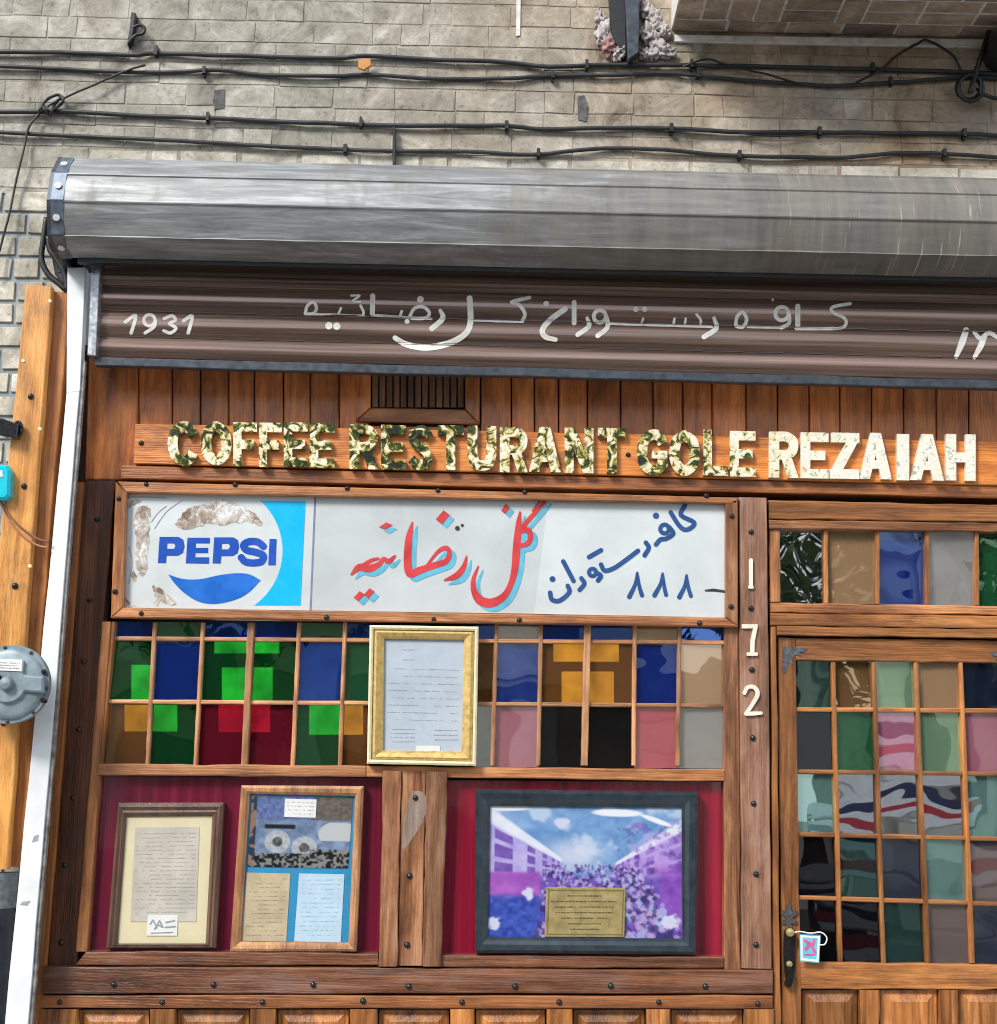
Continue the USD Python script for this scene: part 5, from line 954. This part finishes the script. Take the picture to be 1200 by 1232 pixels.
# blue-black frame with the cafe picture and brass plate
f4 = thing('framed_picture', 'wide blue-black frame with a purple crowd picture and a brass plate at its foot', 'framed picture', 'framed notices and pictures')
frame(f4, [(572, 950), (841, 953), (838, 1149), (572, 1147)], [(590, 970), (821, 972), (822, 1130), (587, 1128)], -0.022, 0.028, FRAME_NAVY, ((0, 0.010), (0.2, 0.0), (0.55, 0.002), (0.8, 0.010), (1, 0.012)))
def crowd(u, v):
    p = np.stack([u * 10, v * 8, 0 * u], 1); n = meshkit.fbm(p * 1.6, 5, 3); n2 = meshkit.fbm(p * 4.2 + 9, 4, 4); n3 = meshkit.fbm(p * 0.8 + 5, 4, 6)
    def T(*x): return np.stack([np.broadcast_to(q, u.shape) for q in x], 1)
    def soft(d, w=0.012): return np.clip(.5 + d / w / 2, 0, 1)[:, None]
    def put(k, col): nonlocal c; c = c + (col - c) * (k if np.ndim(k) == 2 else k[:, None])
    c = T(.16 + .3 * n, .34 + .28 * n, .60 + .22 * n)                                   # teal sky over the street
    put(soft(n3 - .56, .06), T(.60, .70, .84)); put(soft(.10 - np.hypot((u - .44) / 1.2, v - .37), .06) * .8, T(.74, .76, .86))
    for sgn, vp, far in ((-1, .50, .12), (1, .55, .10)):                                # two rows of houses running to the vanishing point
        a = np.maximum(sgn * (u - vp), 1e-3); h = (v - .52) / a; d = 1 / a
        face = soft(a - far, .01) * soft(h + (1.02 if sgn < 0 else .95), .03)
        put(face, T(.44 + .25 * n, .40 + .25 * n, .72 + .15 * n) if sgn < 0 else T(.40 + .3 * n2, .28 + .28 * n2, .66 + .2 * n2))
        put(face * soft(-h - (.78 if sgn < 0 else .74), .03), T(.74 + .1 * n, .77 + .1 * n, .90))       # pale eaves
        col_ = np.cos(d * 5.2) > .15; rowk = ((h * 3.4) % 1 > .28) & (h < .05) & (h > -.74)
        put(face * (col_ & rowk)[:, None] * .85, T(.20 + .2 * n2, .10 + .15 * n2, .42 + .25 * n2))
        put(face * soft(.02 - np.abs(h + .02), .02) * .7, T(.66, .66, .86))
    fl = (u > .66) & (v < .52) & (v > .12); put((fl & (n > .56)) * .45, T(.62, .52, .84)); put((fl & (n2 < .40)) * .4, T(.24, .10, .46))
    low = soft(v - .53 - .03 * (n - .5), .03); put(low, T(.14 + .28 * n2, .10 + .22 * n2, .40 + .36 * n2))
    put(soft(.27 - u, .01) * soft(v - .50, .01) * soft(.68 - v, .015), T(.38 + .24 * n, .16 + .14 * n, .54 + .18 * n))
    put(soft(.28 - u, .03) * soft(v - .68, .03), T(.05 + .16 * n2, .08 + .24 * n2, .40 + .34 * n2))
    put(soft(u - .87, .03) * soft(v - .45, .04) * .7, T(.32 + .2 * n, .10 + .14 * n, .52 + .2 * n))
    rr = np.random.default_rng(5); q = sorted(rr.uniform(0, 1, 520))
    for t in q:                                                                          # the crowd, far to near
        hv = .44 + .54 * t ** 1.3; hu = rr.uniform(.30 - .05 * t, .74 + .25 * t); size = (.0035 + .012 * t) * rr.uniform(.8, 1.2)
        near = (np.abs(u - hu) < size * 3) & (np.abs(v - hv - size * 2) < size * 7)
        un, vn = u[near], v[near]
        head = ((un - hu) / size) ** 2 + ((vn - hv) / size / 1.5) ** 2 < 1; coat = ((un - hu) / size / 1.9) ** 2 + ((vn - hv - size * 4.2) / size / 3) ** 2 < 1
        tone = rr.random(); cl = (.56, .62, .84) if tone < .3 else ((.10, .08, .28) if tone < .62 else (.32, .20, .60)); ck = c[near]
        ck[coat] = ck[coat] * .25 + np.array(cl) * .75; ck[head] = ck[head] * .3 + np.array((.60, .50, .74) if rr.random() < .6 else (.14, .10, .30)) * .7; c[near] = ck
    for cx, cy_2, rx, ry in ((.38, .13, .04, .04), (.03, .88, .045, .05), (.93, .86, .05, .06), (.21, .66, .03, .05)):
        put(soft(.8 + 2.4 * (n2 - .5) - ((u - cx) / rx) ** 2 - ((v - cy_2) / ry) ** 2, .3), T(.72, .73, .86))
    for cx, cy_2, rx, ry, t in ((.08, .015, .13, .03, .05), (.66, .055, .13, .028, .03), (.86, .11, .08, .02, .5)):  # pale glare strips painted into the print colours
        put(soft(1 - ((u - cx) / rx) ** 2 - ((v - cy_2 - t * (u - cx)) / ry) ** 2, .25), T(.86, .87, .93))
    return c
picture('picture', [(588, 968), (823, 970), (824, 1132), (585, 1130)], -0.004, crowd, f4, 300, 210)
pl = obj('brass_plate', board([(657.5, 1068), (753, 1068.5), (751.5, 1128), (655.5, 1127.5)], -0.010, -0.0045, 0.0015), BRASS, f4)
frame(pl, [(660, 1070.5), (751, 1071), (749.5, 1125.5), (658, 1125)], [(661.5, 1072), (749.5, 1072.5), (748, 1124), (659.5, 1123.5)], -0.0104, -0.0099, plain('engraved_line', (0.16, 0.12, 0.05), rough=0.6), ((0, 0), (1, 0)))
for k in range(7):
    y = 1078 + k * 6.7; hw = [21, 41, 36, 36, 28, 20, 18][k]
    textlines([(704 - hw, y - 2.5), (704 + hw, y - 2.3), (704 + hw, y + 2.7), (704 - hw, y + 2.5)], -0.0106 - k * 0.00001, 1, plain(f'engraving_{k}', (0.10, 0.075, 0.03), rough=0.6), pl, 40 + k, 0.95, 2.2, False, 'engraved_text')

# ------------------------------------------------------------------ fanlight over the door
tr = thing('transom_window', 'narrow fanlight of five tinted panes above the wooden door', 'window')
obj('head_board', wavy_board([(925, 601.5), (1240, 608), (1240, 629), (925.5, 624)], -0.002, 0.06, 0.004), W_DOOR_X, tr)
obj('frame_rail', wavy_board([(925.5, 625), (1240, 630), (1240, 639.5), (926, 636)], -0.010, 0.05, 0.004), W_FRAME_X, tr)
obj('frame_rail', wavy_board([(926.5, 724.5), (1240, 730), (1240, 741), (927, 737)], 0.002, 0.05, 0.004), W_FRAME_X, tr)
obj('frame_rail', wavy_board([(927, 737.5), (1240, 741.5), (1240, 757), (927, 752.5)], -0.008, 0.05, 0.004), W_DOOR_X, tr)
obj('frame_stile', wavy_board([(926, 636.5), (939, 637), (939.5, 724), (926.5, 724)], 0.0, 0.05, 0.004), W_FRAME_Z, tr)
TX = [939, 994, 1056, 1116, 1176, 1238]
for i, cgl in enumerate(['clear', 'tan', 'skyblue', 'grey', 'lgreen']):
    pane(tr, [(TX[i], 635 + .017 * (TX[i] - 939)), (TX[i + 1], 635 + .017 * (TX[i + 1] - 939)), (TX[i + 1], 726 + .017 * (TX[i] - 939)), (TX[i], 726 + .017 * (TX[i] - 939))], G['clear'] if i in (1, 3) and False else G[cgl], 0.026, 1.6)
for v in TX[1:-1]: obj('muntin', wavy_board([(v - 2.6, 636.5 + .017 * (v - 939)), (v + 2.6, 636.5 + .017 * (v - 939)), (v + 3.2, 724.5 + .017 * (v - 939)), (v - 2, 724.5 + .017 * (v - 939))], 0.006, 0.034, 0.003, amp=0.0004), W_DOOR_Z, tr)

# ------------------------------------------------------------------ door
dr = thing('wooden_door', 'brown wooden door with a grid of small tinted panes and a black lock', 'door')
obj('door_frame', wavy_board([(927.5, 754), (934.5, 754), (940, 1260), (931, 1260)], -0.004, 0.06, 0.003), W_DOOR_Z, dr)
obj('door_frame', wavy_board([(935, 753), (1240, 757.5), (1240, 768), (935, 764)], -0.005, 0.06, 0.003), W_DOOR_X, dr)
stile = obj('stile', wavy_board([(936.5, 767), (957, 795), (963.5, 1160), (966, 1330), (941, 1330)][:1] + [(957.5, 768), (966.5, 1330), (941, 1330)], 0.010, 0.05, 0.003), W_DOOR_Z, dr)
obj('top_rail', wavy_board([(958, 767.5), (1240, 771), (1240, 798), (958, 794.5)], 0.011, 0.05, 0.003), W_DOOR_X, dr)
obj('lock_rail', wavy_board([(963.5, 1157), (1245, 1162), (1245, 1191), (964, 1190)], 0.010, 0.05, 0.004), W_DOOR_X, dr)
DV = [(957, 963.5), (1003, 1012), (1052, 1064), (1102.5, 1117.5), (1156.5, 1171), (1212, 1224)]
DH = [(794.5, 797.5), (853.5, 855), (928.5, 931), (1004, 1009), (1080, 1087), (1157, 1160)]
def dvx(v, y): return v[0] + (v[1] - v[0]) * (y - 795) / 360
def dhy(h, x): return h[0] + (h[1] - h[0]) * (x - 960) / 210
DC = [['teal', 'brown', 'pgreen', 'tan', 'navy'], ['black', 'lgreen', 'pink', 'pgreen', 'pink'], ['aqua', 'clear', 'clear', 'clear', 'aqua'], ['black', 'teal', 'navy', 'aqua', 'mauve'], ['black', 'black', 'teal', 'mauve', 'navy']]
for rrow in range(5):
    for i in range(5):
        xa = DV[i][0]; y0, y1 = dhy(DH[rrow], xa), dhy(DH[rrow + 1], xa); y0b, y1b = dhy(DH[rrow], DV[i + 1][0]), dhy(DH[rrow + 1], DV[i + 1][0])
        pane(dr, [(dvx(DV[i], y0), y0), (dvx(DV[i + 1], y0), y0b), (dvx(DV[i + 1], y1), y1b), (dvx(DV[i], y1), y1)], G[DC[rrow][i]], 0.034, 0.35 if rrow == 2 else 1.2)
for v in DV[1:-1]: obj('muntin', wavy_board([(dvx(v, 797) - 2.7, 796.5), (dvx(v, 797) + 2.7, 796.5), (dvx(v, 1158) + 2.7, 1159), (dvx(v, 1158) - 2.7, 1159)], 0.014, 0.044, 0.004, amp=0.0004), W_DOOR_Z, dr)
for h in DH[1:-1]: obj('muntin', wavy_board([(958, dhy(h, 958) - 2.8), (1225, dhy(h, 1225) - 2.8), (1225, dhy(h, 1225) + 2.8), (958, dhy(h, 958) + 2.8)], 0.018, 0.043, 0.004, amp=0.0004), W_DOOR_X, dr)
for a, b in ((966, 1034), (1060, 1130), (1154, 1226)): raised(a + 1, 1192, b - 1, 1330, 0.016, 0.030, W_DOOR_Z, dr)
for a, b in ((1035, 1059), (1131, 1153), (1227, 1245)): obj('panel_stile', wavy_board([(a, 1191.5), (b, 1191.5), (b + 1, 1330), (a + 1, 1330)], 0.010, 0.05, 0.004), W_DOOR_Z, dr)
obj('panel_back', board([(962, 1188), (1245, 1190), (1245, 1335), (962, 1335)], 0.052, 0.07, 0), W_LOUVRE, dr)
for q, mirror in (((942, 778), 1), ((1222, 783), -1)):
    x, y = q
    pts = [(0, 0), (30, 2), (27, 6), (20, 7), (24, 11), (15, 10), (11, 14), (12, 21), (7, 19), (6, 27), (3, 33), (0, 30)]
    obj('corner_plate', ext(Polygon([(x + mirror * a, y + b) for a, b in pts]), 0.0085, 0.0105), plain(f'pewter_{mirror + 1}', (0.17, 0.19, 0.21), rough=0.4, metallic=0.5, noise=0.6, scale=80), dr)
# lock
lk = obj('lock_plate', ext(Polygon(curve([(944, 1120), (950, 1116), (957, 1121), (957, 1150), (956, 1170), (953, 1184), (949, 1189), (946, 1182), (944, 1165), (943, 1140), (944, 1120)], 3)).buffer(0), 0.003, 0.0105), IRON, dr)
obj('finial', ext(unary_union([stroke([(949, 1090, 5), (950, 1100, 8), (950, 1112, 5)]), stroke([(942, 1098, 5), (950, 1104, 6), (958, 1098, 5)]), stroke([(943, 1110, 5), (950, 1106, 5), (957, 1110, 5)]), stroke([(949, 1112, 6), (950, 1118, 8)])]), 0.004, 0.0105), plain('pewter_finial', (0.15, 0.15, 0.155), rough=0.35, metallic=0.6, noise=0.5, scale=90), dr)
obj('knob', lathe_y(P(951, 1122, -0.02)[0], P(951, 1122, -0.02)[2], [(0.003, -0.032), (0.011, -0.029), (0.014, -0.02), (0.009, -0.008), (0.008, 0.004)], 14), BRASS, lk, smooth=40)
obj('keyhole', lathe_y(P(950, 1160, 0.002)[0], P(950, 1160, 0.002)[2], [(0.002, -0.006), (0.009, -0.004), (0.010, 0.002)], 12), BRASS, lk, smooth=40)
obj('drop_handle', ext(stroke([(950, 1166, 6), (952, 1174, 8), (949, 1184, 9)]), -0.010, 0.002), IRON, lk)
tg = thing('door_tag', 'small blue and white tag with pink print hanging from the door knob', 'tag')
obj('card', board([(962.5, 1123.5), (988, 1125), (986, 1159), (963, 1157)], -0.012, -0.0095, 0.0008), plain('blue_card', (0.14, 0.50, 0.66), rough=0.5, noise=0.15), tg)
obj('white_border', ext(Polygon([(963.5, 1125), (987, 1126.5), (985, 1157.5), (964, 1155.5)]).difference(Polygon([(966, 1128), (984.5, 1129), (983, 1155), (966, 1153)])), -0.0128, -0.0121), PAPER_WHITE, tg)
obj('pink_print', ext(unary_union([stroke([(969, 1132, 3), (975, 1136, 5), (970, 1142, 4)]), stroke([(980, 1131, 3), (978, 1140, 3), (981, 1146, 4)]), sbox(968.5, 1148, 981, 1150)]), -0.0127, -0.0121), plain('pink_ink', (0.6, 0.12, 0.3), rough=0.5), tg)
obj('cord', tube([P(x, y, -0.018) for x, y in curve([(951, 1124), (962, 1121), (975, 1123), (988, 1122), (995, 1128), (993, 1136), (986, 1137)], 5)], 0.0022, 6), PAPER_WHITE, tg, smooth=True)

# ================================================================== ROOM BEHIND THE GLASS
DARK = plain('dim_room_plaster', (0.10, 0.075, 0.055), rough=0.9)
room = thing('dim_interior', 'dark room behind the coloured window and the door panes', 'interior')
x0, x1 = P(60, 700, 0)[0], P(1300, 700, 0)[0]; z1 = P(600, 600, 0.1)[2]
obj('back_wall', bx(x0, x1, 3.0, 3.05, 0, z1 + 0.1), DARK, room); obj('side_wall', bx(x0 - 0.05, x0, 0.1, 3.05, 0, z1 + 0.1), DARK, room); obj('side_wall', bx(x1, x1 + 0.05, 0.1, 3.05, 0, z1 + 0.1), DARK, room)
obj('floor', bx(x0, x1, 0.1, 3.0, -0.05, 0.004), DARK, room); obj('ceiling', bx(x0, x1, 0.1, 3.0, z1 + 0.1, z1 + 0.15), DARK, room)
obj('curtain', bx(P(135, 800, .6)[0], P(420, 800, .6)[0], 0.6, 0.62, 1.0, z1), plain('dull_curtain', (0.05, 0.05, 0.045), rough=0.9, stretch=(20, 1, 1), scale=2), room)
lw = thing('lit_inner_window', 'pale glowing squares added behind the coloured panes', 'window')
LITM = usdkit.material(stage, '/World/Looks/added_glow', {'g': ('geometry', {}), 'n': ('noise_texture', {'scale': 9.0, 'detail': 3.0}), 'm': ('map_range', {'from_min': 0.3, 'from_max': 0.7, 'to_min': 0.2, 'to_max': 0.65}), 'e': ('emission', {'color': (1.0, 0.95, 0.85)})}, [('g.position', 'n.vector'), ('n.fac', 'm.value'), ('m.result', 'e.strength')], surface='e.emission')
YL = 0.45  # glowing panels added behind the glass to make its bright squares
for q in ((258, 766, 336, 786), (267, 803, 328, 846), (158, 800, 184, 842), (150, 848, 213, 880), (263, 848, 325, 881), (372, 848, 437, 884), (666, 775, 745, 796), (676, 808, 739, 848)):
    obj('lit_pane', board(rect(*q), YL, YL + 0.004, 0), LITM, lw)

# ================================================================== ACROSS THE STREET (seen only in the glass)
STONE = plain('beige_stone', (0.64, 0.55, 0.42), rough=0.85, noise=0.35, scale=1.2)
STONE_PALE = plain('pale_stone', (0.74, 0.70, 0.62), rough=0.85, noise=0.3, scale=1.5)
WINDOW_DARK = plain('dark_window_glass', (0.03, 0.035, 0.04), rough=0.1)
for nm, lab, x0, x1, h, mt in (('street_building', 'beige stone building across the street', -11, 2.6, 6.2, STONE), ('street_building', 'paler stone building across the street behind the trees', 4.3, 14, 7.4, STONE_PALE)):
    ob = thing(nm, lab, 'building')
    obj('wall', bx(x0, x1, -14.5, -13.0, 0, h), mt, ob)
    for x in np.arange(x0 + 0.8, x1 - 1.2, 2.1):
        for zz in (0.7, 3.9):
            obj('window', bx(x, x + 1.0, -13.02, -12.96, zz, zz + 1.9), WINDOW_DARK, ob)
            obj('sill', bx(x - 0.15, x + 1.15, -12.99, -12.85, zz - 0.15, zz - 0.01), STONE_PALE, ob)
        obj('pier', bx(x - 0.75, x - 0.35, -13.0, -12.75, 0, h), STONE_PALE, ob)
    for zz in np.arange(0.5, h, 0.42): obj('stone_course', bx(x0, x1, -13.0, -12.985, zz, zz + 0.38), mt, ob)
    for zz in (3.1, 5.7): obj('cornice', bx(x0, x1, -13.0, -12.55, zz, zz + 0.28), mt, ob)
LEAF = plain('tree_leaves', (0.045, 0.10, 0.02), rough=0.7, noise=0.5, scale=8)
for tx, ty, rx, lab in ((-2.6, -10.6, 1.4, 'broad street tree on the far pavement, left of the others'), (3.3, -10.2, 0.95, 'slim street tree on the far pavement, in the gap between the buildings'), (6.6, -10.8, 1.0, 'street tree on the far pavement, right of the others')):
    t = thing('street_tree', lab, 'tree')
    obj('trunk', tube([(tx, ty, 0), (tx + .1, ty, 1.5), (tx - .05, ty + .1, 3.2)], [0.16, 0.13, 0.08], 10), W_LOUVRE, t)
    rr = np.random.default_rng(int(tx * 10) + 50); tris = []
    for k in range(3000):
        d = rr.normal(size=3); d /= np.linalg.norm(d); c_ = np.array([tx, ty, 4.1]) + d * np.array([rx, rx, 1.5]) * rr.uniform(0.3, 1) ** .5
        a, b = rr.normal(size=3) * .08, rr.normal(size=3) * .08; tris.append([c_, c_ + a, c_ + b])
    tr_ = np.array(tris).reshape(-1, 3); obj('crown', trimesh.Trimesh(tr_, np.arange(len(tr_)).reshape(-1, 3), process=False), LEAF, t)
aw = thing('market_stall', 'made-up low stall with red, white and navy striped cloth, added for reflections', 'stall')
STRIPES = [plain(f'awning_cloth_{k}', c_, rough=0.8) for k, c_ in enumerate([(0.5, 0.03, 0.05), (0.78, 0.78, 0.78), (0.02, 0.03, 0.1), (0.78, 0.78, 0.78)])]  # made-up stall, added so the door panes mirror its stripes
for k in range(6):
    z0, y0 = 1.48 - k * 0.10, -10.0 + k * 0.07; tl = 0.05 * math.sin(k * 1.7)
    q = np.array([[3.1, y0, z0 - tl], [4.9, y0, z0 + tl], [4.9, y0 + 0.07, z0 - 0.10 + tl], [3.1, y0 + 0.07, z0 - 0.10 - tl]])
    obj('striped_cloth', rings([q[::-1], q[::-1] - np.array([0, 0.02, 0.02])]), STRIPES[(k * 3) % 4 if k % 5 else 1], aw)
for x in (3.13, 4.87): obj('leg', bx(x - 0.03, x + 0.03, -10.0, -9.94, 0, 1.42), W_LOUVRE, aw)
car = thing('parked_car', 'dark parked car across the street', 'car')
prof = Polygon([(-2.1, 0.35), (-2.1, 0.85), (-1.95, 0.95), (-1.2, 1.0), (-0.6, 1.45), (0.7, 1.47), (1.35, 1.02), (2.0, 0.92), (2.15, 0.7), (2.15, 0.35)]).buffer(0.05)
cb_ = trimesh.creation.extrude_polygon(prof, 1.65, engine='earcut'); cb_.apply_transform(trimesh.transformations.rotation_matrix(math.pi / 2, [1, 0, 0])); cb_.apply_translation([-1.2, -7.6, -0.12])
obj('body', cb_, plain('navy_car_paint', (0.012, 0.016, 0.03), rough=0.15, coat=1.0), car)
wn = trimesh.creation.extrude_polygon(Polygon([(-1.0, 1.03), (-0.55, 1.38), (0.65, 1.40), (1.15, 1.04)]), 0.02, engine='earcut'); wn.apply_transform(trimesh.transformations.rotation_matrix(math.pi / 2, [1, 0, 0])); wn.apply_translation([-1.2, -7.58, -0.12])
obj('side_window', wn, WINDOW_DARK, car)
for dx in (-1.35, 1.35):
    obj('wheel', lathe_y(-1.2 + dx, 0.20, [(0.18, -7.60 + 0.02), (0.31, -7.58), (0.32, -7.62), (0.32, -7.80)], 24), CABLE_BLACK, car, smooth=40)
